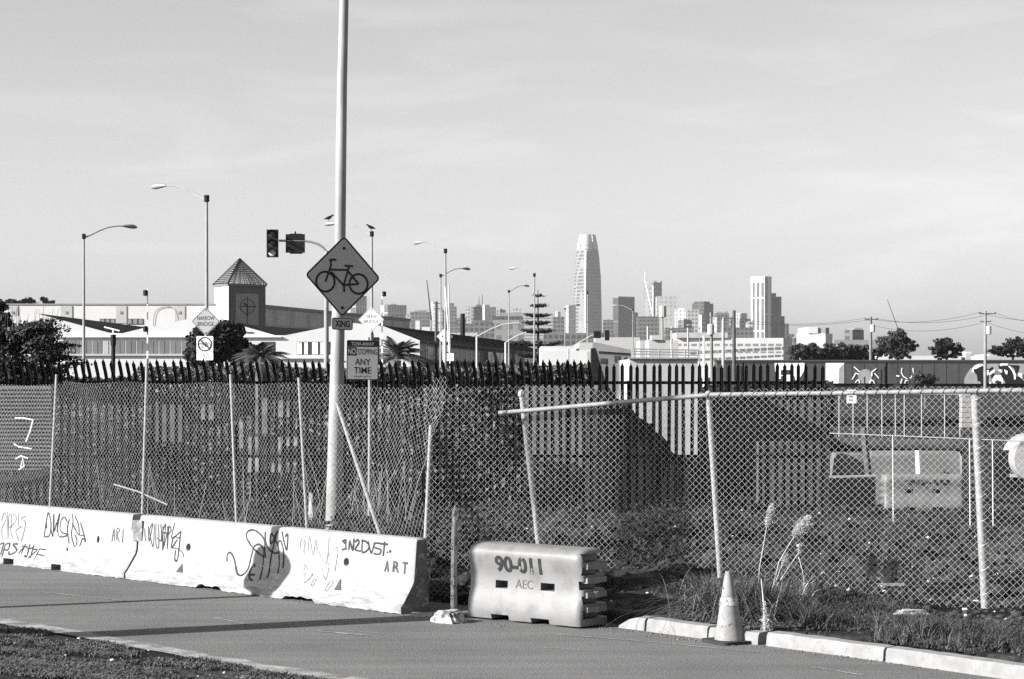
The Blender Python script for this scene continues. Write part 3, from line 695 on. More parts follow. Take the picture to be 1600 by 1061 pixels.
mb = MB(); mb.box(-.03, .03, .006, .10, -.44, -.38); mb.box(-.03, .03, .006, .08, .36, .42); mb.build('bracket', M_GALV, sg)
sg.rotation_euler = (0, R(1.6), r_)
sx = local(thing('crossing_plate', 'small dark plate reading XING under the bicycle diamond', 'sign', sloc(535, 506, YP-.16), None, r_))
plate(rrect(.305, .165, .03)).build('panel', M_YEL, sx); mb = MB(); mb.ribbon(rrect(.285, .147, .025), .010, closed=True, y=.003); mb.build('border', M_INK, sx)
mb = MB(); put_text(mb, 'XING', 0, 0, .215, .092, .004, .02); mb.build('lettering', M_INK, sx)
sx.rotation_euler = (0, R(1.2), r_)
# tow-away sign on its own post
YT = 29.6
tp = thing('parking_sign', 'dark rectangular sign reading TOW-AWAY NO STOPPING ANY TIME, on a thin post', 'sign', (PX(578, YT), YT, 0))
tw = .46; thh = .555
o0 = W(566.5, 562.5, YT); 
pnl = MB(); rr = Matrix.Translation(o0) @ Matrix.Rotation(R(18), 4, 'Z') @ Matrix.Rotation(R(.6), 4, 'Y'); fm = lambda v: rr @ v
pnl.prism(rrect(tw, thh, .02), 0, .004, f=fm); pn = pnl.build('panel', M_YEL, tp)
ff = lambda x, z, y: rr @ Vector((x, -y, z))
mb = MB(); mb.ribbon(rrect(tw-.012, thh-.012, .018), .009, closed=True, y=.0008, f=ff); mb.build('border', M_INK, tp)
mb = MB(); mb.prism(rrect(tw-.02, .085, .012, cz=.228), -.0012, -.0003, f=fm); mb.prism(rrect(.13, .115, .004, cx=-.155, cz=.12), -.0012, -.0003, f=fm); mb.build('dark_band', M_INK, tp)
mb = MB(); put_text(mb, 'TOW-AWAY', 0, .225, .33, .05, .0022, .01, ff); put_text(mb, 'NO', -.155, .12, .11, .085, .0022, .02, ff); mb.build('lettering', M_YEL, tp)
mb = MB(); put_text(mb, 'STOPPING', .068, .115, .28, .078, .0012, .004, ff); put_text(mb, 'ANY', 0, -.025, .22, .09, .0012, .004, ff); put_text(mb, 'TIME', 0, -.145, .245, .09, .0012, .004, ff); mb.build('lettering', M_INK, tp)
mb = MB(); mb.ribbon([(-.12, -.235), (-.09, -.22), (-.06, -.24), (-.02, -.22), (.03, -.24), (.07, -.22), (.12, -.235)], .008, y=.0012, f=ff); mb.build('scribble', M_INK, tp)
mb = MB(); mb.cyl((PX(578, YT)-.02, YT+.16, -.1), (PX(578, YT)-.01, YT+.16, o0.z+.2), .025, 8); mb.build('post', M_LAMP, tp)

def diamond_sign(name, label, px, py, D, half_px, lines, face, postpx=None, yaw=0., grp='diamond warning signs', zpost=None, sub=None, pr=.05, postm=None):
    t = local(thing(name, label, 'sign', sloc(px, py, D), grp, yaw)); s = .762*half_px/F*D/.539*1.0
    plate(rot2(rrect(s, s, s*.06), R(45)), .01).build('panel', face, t)
    mb = MB(); mb.ribbon(rot2(rrect(s*.93, s*.93, s*.05), R(45)), s*.022, closed=True, y=.002); mb.build('border', M_INK, t)
    if lines:
        mb = MB()
        for txt, cz, wd, ht in lines: put_text(mb, txt, 0, cz*s, wd*s, ht*s, .002, .008)
        mb.build('lettering', M_INK, t)
    bolt(t, 0, s*.56, .02); bolt(t, 0, -s*.56, .02)
    if postpx is not None:
        zb = float(np.interp(D, *PROF)); pz = sloc(px, py, D)[2]; ox = PX(postpx, D)-PX(px, D)
        mb = MB(); mb.cyl((ox, .06, zb-pz-.2), (ox*.2, .06, s*.5), pr, 8); mb.build('post', postm or M_POLE, t)
    return t
t = diamond_sign('narrow_bridge_sign', 'grey diamond sign reading NARROW BRIDGE, on the lamp pole by the round tree', 321.5, 502, 78, 22.5, [('NARROW', .15, .84, .2), ('BRIDGE', -.13, .8, .2)], M_PALE, None)
# no-bicycle sign with its plate
D = 77.8; t = local(thing('no_bicycle_sign', 'white square sign with a struck-out bicycle in a circle, below NARROW BRIDGE', 'sign', sloc(320, 544, D)))
k = D/F; plate(rrect(26*k, 25*k, .03, cz=6.2*k), .01).build('panel', M_WHITE, t)
mb = MB(); ring(mb, 0, 6.2*k, 10.4*k, 1.9*k, .006); mb.ribbon([(-7*k, 13*k), (7*k, -.8*k)], 1.9*k, y=.008); mb.build('prohibition_ring', M_INK, t)
mb = MB(); bike(mb, 21*k, 0, 6.6*k, y=.005, w_=.05); mb.build('bicycle_symbol', mat('grey_ink', .2, .1, 10), t)
sp_ = plate(rrect(26*k, 12*k, .02, cz=-12.8*k), .01).build('supplementary_plate', M_WHITE, t)
mb = MB(); put_text(mb, 'ON BRIDGE', 0, -12.8*k, 22*k, 8*k, .002, .0); mb.build('lettering', mat('faded_ink', .25, .3, 20), sp_)
mb = MB(); mb.cyl((0, .27, -4.5), (0, .27, 1.45), .05, 8); mb.build('post', M_LAMP, t)
diamond_sign('draw_bridge_sign', 'pale diamond sign reading DRAW BRIDGE, behind the bicycle sign', 580, 499.5, 88, 20, [('DRAW', .17, .62, .19), ('BRIDGE', -.1, .82, .19)], M_WHITE, 579)
t = diamond_sign('curve_warning_sign', 'small pale diamond sign with a black winding arrow', 695, 525.5, 118, 13, None, M_WHITE, 694, pr=.1, postm=M_WHITE)
k = 118/F; mb = MB(); mb.ribbon([(0, -7*k), (0, -3*k), (-3*k, 0), (0, 3*k), (0, 6*k)], 3*k, y=.003); mb.build('arrow', M_INK, t)
mb = MB(); mb.prism(rrect(12*k, 11*k, .02, cx=1*k, cz=-19*k), -.01, 0); mb.build('lower_plate', M_PALE, t)
t = local(thing('small_white_sign', 'small white rectangular sign on a slim leaning post beside the winding-arrow sign', 'sign', sloc(703.5, 558, 110)))
k = 110/F; plate(rrect(11*k, 12*k, .02)).build('panel', M_WHITE, t); mb = MB(); mb.ribbon([(-3*k, 2*k), (3*k, 2*k)], .8*k, y=.005); mb.ribbon([(-3*k, -1*k), (3*k, -1*k)], .8*k, y=.005); mb.build('printed_line', M_INK, t)
mb = MB(); mb.tube([(.6*k, .05, -25*k), (-.5*k, .05, 0), (-8*k, .05, 110*k)], .035, 6); mb.build('post', M_WHITE, t)

# ---------------------------------------------------------------- street lamps beyond the fence
def make_lamp(label):
    t = local(thing('street_lamp', label, 'street lamp', (0, 0, 0), 'street lamps'))
    mb = MB(); mb.tube([(0, 0, 0), (0, 0, 4), (0, 0, 9.95)], [.09, .075, .05], 12); mb.build('pole', M_LAMP, t, smooth=40)
    mb = MB(); mb.cyl((0, 0, 0), (0, 0, .5), .17, 10); mb.build('base', M_POLE, t)
    mb = MB(); mb.cyl((0, 0, 9.75), (0, 0, 10.0), .10, 8); mb.build('collar', M_BLACK, t)
    mb = MB(); mb.tube([(0, 0, 9.8), (.35, 0, 9.95), (.8, 0, 10.18), (1.25, 0, 10.36), (1.75, 0, 10.45), (2.1, 0, 10.46)], [.04, .035, .032, .03, .028, .028], 6); mb.build('arm', M_LAMP, t)
    mb = MB(); V = [(2.0, 10.46, .05), (2.15, 10.47, .10), (2.45, 10.46, .15), (2.65, 10.44, .13), (2.78, 10.42, .05)]
    mb.tube([(x, 0, z) for x, z, r in V], [r*.75 for x, z, r in V], 8); mb.build('lamp_head', M_LAMP, t, smooth=50)
    return t
lamps = [('tall street lamp with its arm reaching out over the white warehouse, near the dark bush', 131, 367, 203, 1),
 ('tallest street lamp, holding the NARROW BRIDGE diamond', 323, 307, 230, -1),
 ('street lamp with a bird on its head, beside the bicycle diamond', 581, 363, 506, -1),
 ('street lamp with white-footed pole, behind the winding-arrow sign', 696, 390, 649, -1),
 ('street lamp whose arm crosses the pole of the one in front of it', 688.5, 429, 731, 1),
 ('street lamp standing in front of the tiered pine', 835, 428, 800, -1),
 ('street lamp just beside the tiered pine, arm pointing to it', 795, 454, 824, 1),
 ('slim street lamp in front of the curved-top tower block', 989, 483, 958, -1),
 ('small distant street lamp by the wide white hall', 1093, 512, 1074, -1),
 ('slim pole lamp in front of the tallest skyscraper', 918, 456, 903, -1),
 ('short street lamp near the foot of the tallest skyscraper', 883, 482, 905, 1)]
proto = None
for lb, px, py, tip, sgn in lamps:
    D = 100.
    for _ in range(8): zt = float(np.interp(D, *PROF))+9.95; D = (zt-EYE)*F/(HY-py)
    zb = float(np.interp(D, *PROF))
    o = proto or make_lamp(lb)
    if proto is not None: o = copy_tree(proto); o['label'] = lb
    proto = proto or o
    o.location = (PX(px, D), D, zb)
    ratio = min(.999, abs(tip-px)/F*D/2.78); a = math.acos(ratio)*.9
    rz_ = (math.pi-a if sgn < 0 else a); o.rotation_euler = (0, 0, rz_)
    if 'bird' in lb: BT = (PX(px, D), D, zb, rz_)
LD = {}
# traffic signal with its curved mast arm
D = 82.; k = D/F; ts = local(thing('traffic_signal', 'dark traffic signal on a curved mast arm beside the bicycle diamond', 'traffic signal', (PX(510, D), D, float(np.interp(D, *PROF)))))
zz0 = float(np.interp(D, *PROF)); L = lambda px, py: Vector((PX(px, D)-PX(510, D), 0, PZ(py, D)-zz0))
mb = MB(); mb.tube([(0, 0, 0), L(510, 480), L(510.5, 392)], [.11, .095, .075], 10); mb.build('pole', M_LAMP, ts, smooth=40)
mb = MB(); mb.tube([L(511, 396), L(506, 388), L(498, 382), L(487, 378), L(476, 376.5), L(436, 376)], [.055, .05, .05, .045, .045, .045], 8); mb.build('mast_arm', M_LAMP, ts, smooth=40)
def head(parent, cx, cy, wpx, hpx, k, off, n=3, name='signal_head'):
    mb = MB(); c = off; mb.box(c.x-wpx*k/2, c.x+wpx*k/2, -.16, .1, c.z-hpx*k/2, c.z+hpx*k/2); h = mb.build(name, M_BLACK, parent)
    for i in range(n):
        z = c.z+(n/2-.5-i)*hpx*k/n; r = wpx*k*.36
        mb = MB(); m = 12; V = []
        for q in (-.16, -.36): V += [(c.x+r*math.cos(2*math.pi*j/m), q, z+r*math.sin(2*math.pi*j/m)) for j in range(m)]
        mb.add(V, [(j, j+1, j+1+m, j+m) for j in range(0, m//2)]); mb.build('visor', M_BLACK, h)
        mb = MB(); mb.lathe([(.002, .03), (r*.6, .02), (r*.92, 0)], 14, Matrix.Translation((c.x, -.165, z)) @ Matrix.Rotation(R(90), 4, 'X')); 
        mb.build('lens', M_GLASSD if i < n-1 else mat('pale_lens', .6, .1, 5, .3), h)
    return h
head(ts, 0, 0, 17.5, 43, k, L(426, 380.5))
mb = MB(); c = L(461.5, 380.5); mb.box(c.x-15*k, c.x+15*k, -.04, 0, c.z-14.5*k, c.z+14.5*k); mb.box(c.x-9*k, c.x+10*k, -.0, .3, c.z-15.5*k, c.z+15.5*k); mb.box(c.x-.03, c.x+.03, -.02, .03, c.z+15*k, c.z+19*k); mb.build('backplate', M_BLACK, ts)
# rear-facing head on the lamp with the bird
D = 107.; k = D/F; t = local(thing('signal_head', 'black signal head hanging behind the TOW-AWAY sign', 'traffic signal', sloc(584.5, 549, D)))
mb = MB(); mb.box(-8.5*k, 8.5*k, -.2, .1, -24*k, 22*k); mb.build('housing', M_BLACK, t); mb = MB(); mb.cyl((-.1, .15, -2.8), (-.1, .15, .9), .08, 8); mb.build('pole', M_LAMP, t)
# signals beyond the tiered pine with long mast arms
for lb, D, pole, sq, hd in (('distant traffic signal with twin dark heads on a long mast arm before the tallest skyscraper', 175., (888, 545), [(888, 545), (905, 535), (925, 524), (945, 521), (952, 521)], [(948.5, 524, 7, 16), (933, 523, 11, 11)]),
                            ('distant bare mast arm reaching up beside the tiered pine', 160., (745, 526), [(745, 526), (765, 515), (785, 507), (812, 504)], []),
                            ('distant bent mast arm in front of the long dark roof', 158., (790, 535), [(790, 535), (805, 526), (822, 519)], [])):
    k = D/F; zb = float(np.interp(D, *PROF)); o = W(pole[0], 0, D); t = local(thing('mast_arm_signal', lb, 'traffic signal', (o.x, D, zb), 'distant mast-arm signals'))
    L = lambda px, py: Vector((PX(px, D)-o.x, 0, PZ(py, D)-zb))
    mb = MB(); mb.cyl((0, 0, 0), L(*pole), .08, 8); mb.build('pole', M_GALV, t)
    mb = MB(); mb.tube([L(*q) for q in sq], .042, 6); mb.build('mast_arm', M_GALV, t)
    for cx, cy, w_, h_ in hd:
        c = L(cx, cy); mb = MB(); mb.box(c.x-w_*k/2, c.x+w_*k/2, -.3, -.05, c.z-h_*k/2, c.z+h_*k/2); mb.build('signal_head', M_BLACK, t)
# raised, striped crossing-gate arms
def gate(label, px, y0, y1, D, lamp):
    k = D/F; zb = PZ(y1, D); t = local(thing('crossing_gate', label, 'gate arm', (PX(px, D), D, zb), 'raised gate arms')); H = (y1-y0)*k
    n = 11
    mb = MB()
    for i in range(n):
        a, b = H*i/n, H*(i+1)/n; w_ = (2.6-1.4*i/n)*k/2; mb.box(-w_, w_, -.03, .03, a, b-(0 if i == n-1 else .003), m=i % 2)
    mb.build('arm', [M_WHITE, mat('dark_stripe', .16, .2, 10)], t)
    for z, s in lamp: mb = MB(); mb.lathe([(.02, -.12), (.10, -.1), (.10, .1), (.02, .12)], 8, Matrix.Translation((s*3*k, 0, H*z))); mb.build('warning_lamp', M_BLACK, t)
    mb = MB(); mb.box(-.25, .25, -.2, .2, -.9, .05); mb.build('drive_box', M_CLADG, t)
gate('raised striped gate arm in front of the long white warehouse', 230.5, 451, 585, 84, [(.95, -1), (.53, -1)])
gate('raised striped gate arm beside the DRAW BRIDGE diamond', 597, 457, 572, 96, [(.98, 1)])
# double-armed fixture in front of the valley of the roof
D = 92.; k = D/F; t = local(thing('floodlight_pole', 'short dark pole topped with crossed bar lights in front of the roof valley', 'pole', (PX(177, D), D, float(np.interp(D, *PROF)))))
z_ = lambda py: PZ(py, D)-float(np.interp(D, *PROF))
mb = MB(); mb.tube([(0, 0, 0), (0, 0, z_(526))], .09, 8); mb.tube([(0, 0, z_(540)), (0, 0, z_(523))], .12, 8); mb.build('pole', M_BLACK, t)
mb = MB(); mb.box(-14*k, 14*k, -.06, .06, z_(522.5), z_(521)); mb.tube([(-15*k, .1, z_(511)), (9*k, .1, z_(517))], .035, 6); mb.cyl((0, 0, z_(523)), (0, 0, z_(514)), .03, 6); mb.build('bar_light', M_WHITE, t)
D = 62.; k = D/F; t = local(thing('capped_post', 'pale post with a dark cap in front of the wind-bent bush', 'post', (PX(18.5, D), D, -.55)))
z_ = lambda py: PZ(py, D)+.55
mb = MB(); mb.tube([(0, 0, 0), (0, 0, z_(515))], .045, 8); mb.build('post', M_WHITE, t); mb = MB(); mb.box(-.06, .08, -.06, .06, z_(516), z_(505)); mb.cyl((0, 0, z_(506)), (0, 0, z_(493)), .015, 5); mb.build('cap', M_BLACK, t)
# plain slim poles
def slim(label, px, y0, D, r, m, lean=0, extra=None, y1=None, cat='pole'):
    zb = float(np.interp(D, *PROF)) if y1 is None else PZ(y1, D); t = thing('utility_pole', label, cat, (PX(px, D), D, zb), 'slim poles and utility poles')
    mb = MB(); mb.tube([(PX(px, D), D, zb-.1), (PX(px+lean, D), D, PZ(y0, D))], [r, r*.8], 8); mb.build('shaft', m, t)
    for kind, *a in (extra or []):
        mb = MB()
        if kind == 'arm': mb.box(PX(a[0], D), PX(a[1], D), D-.1, D+.05, PZ(a[2]+.8, D), PZ(a[2]-.6, D)); mb.build('crossarm', M_BARK, t)
        if kind == 'can': mb.lathe([(.15, -.5), (.3, -.45), (.3, .45), (.15, .5)], 10, Matrix.Translation((PX(a[0], D), D-.35, PZ(a[1], D)))); mb.build('transformer', M_CLADG, t)
        if kind == 'ins':
            for x in a[1:]: mb.cyl((PX(x, D), D, PZ(a[0], D)), (PX(x, D), D, PZ(a[0]-2.5, D)), .06, 6)
            mb.build('insulator', M_BLACK, t)
    return t
M_WOOD = mat('pole_wood', .16, .3, 3, .9)
slim('weathered wooden utility pole with a crossarm, above the low line of trees', 1360.5, 495, 270, .22, M_WOOD, 0, [('arm', 1351, 1372, 499), ('ins', 499, 1352, 1360, 1371), ('can', 1363, 513)])
slim('pale utility pole rising in front of the bear mural', 1539.5, 486, 244, .2, mat('bleached_pole', .22, .2, 3, .9), 0, [('arm', 1530, 1556, 490), ('arm', 1531, 1549, 502), ('ins', 490, 1531, 1540, 1555), ('can', 1544, 516)])
slim('dark utility pole with stacked crossarms behind the street lamps', 681.5, 471, 210, .17, M_BARK, 0, [('arm', 677, 690, 474), ('arm', 678, 692, 482), ('arm', 680, 715, 505)])
slim('short dark pole sticking up over the long dark roof', 723, 490, 260, .35, M_BLACK)
slim('pale utility pole with a white transformer near the white grid tower', 1113, 488, 190, .16, M_WOOD, -2, [('arm', 1099, 1120, 495), ('can', 1110, 515)])
slim('pole with short arms between the dark block and the white hall', 1130, 496, 200, .16, M_CLADG, 0, [('arm', 1122, 1146, 497)])
slim('dark slim pole in front of the white hall', 1147, 485, 205, .2, M_BARK, 0)
slim('slim pole with a camera box on top, near the X-braced tower', 1035, 487, 180, .11, M_LAMP, 0, [('can', 1035, 487)])
slim('thin pole above the small pale machine house', 1012, 510, 150, .07, M_GALV, 0)
slim('thin pale pole with a short crossarm over the roof railing', 1049, 510, 150, .07, M_GALV, 0, [('arm', 1045, 1053, 514)])
slim('thin dark-topped pole beside the low tilted roof', 1075, 512, 170, .09, M_CLADG, 0)
slim('slim pale pole at the end of the roof railing', 1100, 525, 150, .09, M_WHITE, 0)
slim('leaning pale mast beside the street lamps', 704, 446, 115, .045, M_GALV, -3, y1=575)
# overhead wires
def wire(label, pts, r=.034, sag=.8):
    mb = MB(); P = []
    for (a, b) in zip(pts[:-1], pts[1:]):
        for i in range(12):
            t_ = i/12; p = a.lerp(b, t_); p.z -= sag*4*t_*(1-t_); P.append(p)
    P.append(pts[-1]); mb.tube(P, r*.55, 4); o = mb.build('overhead_wire', M_BLACK, loc=pts[0]); tag(o, label, 'wire', 'overhead wires')
A1, B1, C1 = W(1352, 497, 270), W(1531, 488, 244), W(1690, 492, 235)
wire('upper overhead wire between the wooden pole and the pale pole', [W(1150, 497, 290), A1, B1, C1]); wire('lower overhead wire between the wooden pole and the pale pole', [W(1130, 500, 290), W(1371, 498, 270), W(1555, 489, 244), W(1690, 497, 235)])
wire('slack overhead wire looping below the crossarms', [W(1361, 508, 270), W(1541, 503, 244), W(1690, 515, 235)], sag=.9)
wire('overhead wire running from the stacked crossarms past the skyline', [W(420, 487, 240), W(681, 482, 210), W(880, 500, 230)], .02, 1.)
# birds
def bird(label, o, s=1, f=1):
    V = [(-.26, 0, .0, .015), (-.16, 0, .03, .05), (0, 0, .07, .10), (.12, 0, .13, .08), (.19, 0, .2, .045), (.23, 0, .23, .05), (.29, 0, .23, .02), (.35, 0, .215, .006)]
    o = Vector(o); mb = MB(); mb.tube([(o.x+f*a*s, o.y+b*s, o.z+c*s) for a, b, c, r in V], [r*s for a, b, c, r in V], 8); 
    r = mb.build('bird', M_BLACK, loc=o, smooth=True); tag(r, label, 'bird', 'perched birds')
    mb = MB()
    for q in (.03, -.03): mb.cyl((o.x+.03*s, o.y+q, o.z+.01), (o.x+.03*s, o.y+q, o.z-.13*s), .012, 5)
    c = mb.build('leg', M_BLACK); c.parent = r
    for v in c.data.vertices: v.co -= Vector(o)
bird('dark bird perched on the end of the lamp arm', (BT[0]+2.55*math.cos(BT[3]), BT[1]+2.55*math.sin(BT[3]), BT[2]+10.55+.13), 0.85, 1)
bird('dark bird perched on top of the lamp pole beside the bicycle diamond', (BT[0]-.03, BT[1], BT[2]+10.13), 0.8, -1)
# off-frame street furniture whose shadows cross the road
t = thing('roadside_sign', 'square sign on a round post beside the near edge of the road', 'sign', (-6.9, 23.05, 0))
tgt = gnd(250, 939); tgt2 = FB.uv(420, 892); pw = Matrix.LocRotScale(Vector((OB.x, OB.y, 0)), Matrix.Rotation(angB, 3, 'Z'), None) @ FB.loc(tgt2[0], tgt2[1], 0)
tt = 3.9; cs = pw+SUN_FROM*(tt/math.cos(SUN_EL))
ORG[t.name] = Vector((cs.x, cs.y, 0)); t.location = (cs.x, cs.y, 0)
mb = MB(); mb.cyl((cs.x, cs.y, -.1), (cs.x, cs.y, cs.z+.9), .085, 10); mb.build('post', M_GALV, t)
mb = MB(); M_ = Matrix.Translation((cs.x-.05, cs.y-.03, cs.z)) @ Matrix.Rotation(SUN_AZ-R(90), 4, 'Z'); mb.prism(rrect(.72, .62, .2), 0, .01, f=lambda v: M_ @ v); mb.build('panel', M_SIGNBACK, t)
p0 = gnd(115, 993); q = p0-Vector((math.cos(SUN_AZ), math.sin(SUN_AZ), 0))*2.9
t = thing('wooden_pole', 'stout wooden pole beside the near edge of the road', 'pole', (q.x, q.y, 0)); mb = MB(); mb.tube([(q.x, q.y, -.1), (q.x, q.y, 9)], [.27, .24], 12); mb.build('shaft', M_BARK, t)
# ---------------------------------------------------------------- buildings
def foot(mb, pts, z0, z1, m=0):
    """vertical prism over a footprint of (x,y)"""
    n = len(pts); vs = [Vector((x, y, z0)) for x, y in pts]+[Vector((x, y, z1)) for x, y in pts]
    return mb.add(vs, [tuple(range(n-1, -1, -1)), tuple(range(n, 2*n))]+[(i, (i+1) % n, (i+1) % n+n, i+n) for i in range(n)], m)
def quad_on(mb, px0, px1, y0, y1, Y, off=.03, th=.03):
    mb.box(PX(px0, Y), PX(px1, Y), Y-off-th, Y-off+.01, PZ(y1, Y), PZ(y0, Y)); return mb
gz = lambda Y: float(np.interp(Y, *PROF))
# long white warehouse with the clock tower
YW = 300.; wz = PZ(476, YW)
wh = thing('warehouse', 'long white flat-roofed warehouse with grey pilaster panels, joined to the clock tower', 'building', (PX(150, YW), YW, gz(YW)))
A = (PX(398, YW), YW); B = (PX(640, 378), 378.); mb = MB(); foot(mb, [(-80, YW), A, B, (-80, 378.)], .5, wz); mb.build('wall', [M_CLAD], wh)
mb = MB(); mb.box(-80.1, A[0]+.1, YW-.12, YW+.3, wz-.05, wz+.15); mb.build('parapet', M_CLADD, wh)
dAB = (Vector(B)-Vector(A)).normalized(); nAB = Vector((dAB.y, -dAB.x)); LAB = (Vector(B)-Vector(A)).length
def onAB(u, z, off): p = Vector(A)+dAB*u+nAB*off; return Vector((p.x, p.y, z))
def slabAB(name, u0, u1, z0, z1, off, m, parent=wh):
    mb = MB(); vs = [onAB(u, z, o) for o in (-.05, off) for z in (z0, z1) for u in (u0, u1)]
    mb.add(vs, [(0, 1, 3, 2), (4, 6, 7, 5), (0, 4, 5, 1), (2, 3, 7, 6), (0, 2, 6, 4), (1, 5, 7, 3)]); return mb.build(name, m, parent)
slabAB('side_cladding', 0, LAB, gz(YW)+.3, wz-.02, .06, mat('shaded_side_cladding', .34, .12, .4, .85)); slabAB('cornice', 0, LAB, wz-.35, wz+.12, .2, M_CLADD)  # receding side coloured darker to carry its shade
u = 1.5
while u < LAB-4:
    slabAB('wall_panel', u, u+5.6, wz-2.7, wz-.55, .10, mat('side_panel', .42, .1, .5, .85) if u < 2 else bpy.data.materials['side_panel'])
    slabAB('window', u+.3, u+5.2, wz-3.9, wz-2.9, .09, M_GLASS); u += 7.6
for a, b in ((13, 28), (95, 113), (181, 198), (273, 289)):
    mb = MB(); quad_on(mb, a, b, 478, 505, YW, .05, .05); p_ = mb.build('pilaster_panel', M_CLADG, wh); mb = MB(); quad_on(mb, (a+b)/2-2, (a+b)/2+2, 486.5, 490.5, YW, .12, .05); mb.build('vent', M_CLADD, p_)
for a, b in ((156, 180), (198, 224), (300, 320)):
    mb = MB(); quad_on(mb, a, b, 498, 507, YW, .04, .03); f = mb.build('window', M_GLASSD, wh)
    for k in range(3): mb = MB(); w_ = (b-a)/3; quad_on(mb, a+k*w_+1.6, a+(k+1)*w_-.9, 499, 506, YW, .09, .02); mb.build('pane', M_CLADD, f)
mb = MB()
mb.ribbon(catmull([(PX(x, YW), PZ(y, YW)) for x, y in ((240, 512), (241, 495), (246, 484), (256, 480), (268, 480), (275, 486), (279, 499))], 5), .12, y=0, f=lambda x, z, o: Vector((x, YW-.12, z)))
mb.build('painted_arc', M_CLADD, wh)
# clock tower
ct = thing('clock_tower', 'square clock tower with a bright side, a dark side and an open lattice pyramid roof', 'tower', (PX(357, 296), 296, gz(296)))
c0 = Vector((PX(357, 296), 296.)); eR = Vector((math.cos(R(30)), math.sin(R(30)))); c1 = c0+eR*5.6; eL = Vector((-math.sin(R(30)), math.cos(R(30)))); c3 = c0+eL*5.2; c2 = c1+eL*5.2
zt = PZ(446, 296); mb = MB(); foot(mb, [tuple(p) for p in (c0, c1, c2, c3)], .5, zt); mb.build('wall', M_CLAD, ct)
def slabF(o, e, n_, u0, u1, z0, z1, off, m, name, parent):
    mb = MB(); vs = []
    for q in (-.04, off):
        for z in (z0, z1):
            for u in (u0, u1): p = o+e*u+n_*q; vs.append(Vector((p.x, p.y, z)))
    mb.add(vs, [(0, 1, 3, 2), (4, 6, 7, 5), (0, 4, 5, 1), (2, 3, 7, 6), (0, 2, 6, 4), (1, 5, 7, 3)]); return mb.build(name, m, parent)
nR = Vector((eR.y, -eR.x)); nL = -eR
slabF(c0, eR, nR, 0, 5.6, .6, zt-.05, .05, mat('shaded_tower_side', .1, .15, 1, .9), 'side_wall', ct)  # face turned from the sun: its shade is painted in as a darker tone
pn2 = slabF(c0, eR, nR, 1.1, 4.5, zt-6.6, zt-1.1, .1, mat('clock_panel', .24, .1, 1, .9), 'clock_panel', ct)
mb = MB(); cc = c0+eR*2.8; zc = zt-2.9
fC = lambda x, z, o: Vector(((cc+eR*x+nR*(.14+o)).x, (cc+eR*x+nR*(.14+o)).y, zc+z))
mb.ribbon([(1.05*math.cos(2*math.pi*k/24), 1.05*math.sin(2*math.pi*k/24)) for k in range(24)], .09, f=fC, closed=True); mb.build('clock_ring', mat('clock_line', .05, .1, 3), ct)
mb = MB(); mb.ribbon([(0, 0), (0, -1.4)], .16, f=fC, y=.02); mb.ribbon([(0, 0), (-.5, .45)], .2, f=fC, y=.03); mb.ribbon([(-1.3, 0), (1.3, 0)], .08, f=fC, y=.01); mb.ribbon([(0, 1.5), (0, -2.4)], .07, f=fC, y=.012); mb.build('clock_hand', M_BLACK, ct)
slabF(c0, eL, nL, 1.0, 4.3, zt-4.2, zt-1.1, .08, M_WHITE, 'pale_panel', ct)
cen = (c0+c2)/2; apex = Vector((PX(367.5, 299), cen.y, PZ(404, 299))); mb = MB(); rim = [c0, c1, c2, c3]; rim = [cen+(p-cen)*1.06 for p in rim]
foot(mb, [tuple(p) for p in rim], zt-.02, zt+.25); mb.build('cornice', mat('cornice_dark', .14, .1, 2, .8), ct)
zb = zt+.25; rimv = [Vector((p.x, p.y, zb)) for p in rim]; apex.x = cen.x+.0
mb = MB()
for i in range(4):
    a, b = rimv[i], rimv[(i+1) % 4]; mb.tube([a, apex], .13, 5)
    for k in range(1, 6): p = a.lerp(b, k/6); mb.tube([p, p.lerp(apex, .97)], .06, 4)
mb.build('roof_rib', M_BLACK, ct)
mb = MB()
for k in range(1, 13):
    t_ = k/13.5
    for i in range(4): mb.tube([rimv[i].lerp(apex, t_), rimv[(i+1) % 4].lerp(apex, t_)], .075, 4)
mb.build('roof_louvre', M_CLADD, ct)
# white folded-roof warehouse
YV = 200.; fw = thing('folded_roof_warehouse', 'white warehouse with a zigzag gabled roofline and a long row of windows', 'building', (PX(250, YV), YV, gz(YV)))
outl = [(-90, 512), (-20, 500), (30, 494), (57, 490), (170, 520), (190, 521), (305, 496), (343, 499), (430, 524), (446, 524), (545, 504), (600, 510), (656, 532)]
bot = [(656, 620), (-90, 620)]; mb = MB(); poly = [(PX(x, YV), PZ(y, YV)) for x, y in outl+bot]; mb.prism(poly, YV, YV+.6); mb.build('wall', M_CLAD, fw)
mb = MB()
def roofbit(front, back, Yb_=236.):
    """front: facade outline points, back: the higher line behind them"""
    V = [W(x, y, YV+.1) for x, y in front]+[W(x, y, Yb_) for x, y in back]; n = len(front); m = len(back)
    mb.add(V, [tuple(range(n))[::-1]+tuple(range(n, n+m))])
for f_, b_ in (([(57, 490.5), (113, 505)], [(66, 490.6), (120, 497.5)]), ([(113, 505), (170, 520), (190, 521)], [(120, 497.5), (180, 505), (195, 507)]), ([(190, 521), (229, 511.5)], [(195, 507), (228, 511)]),
               ([(343, 499), (388, 512)], [(350, 499), (396, 508)]), ([(388, 512), (430, 524), (446, 524)], [(396, 508), (436, 511), (450, 512)]), ([(446, 524), (495, 514)], [(450, 512), (495, 514.3)])):
    V = [W(x, y, YV+.1) for x, y in f_]+[W(x, y, 236.) for x, y in b_[::-1]]; mb.add(V, [tuple(range(len(V)))])
mb.build('roof', M_ROOF, fw)
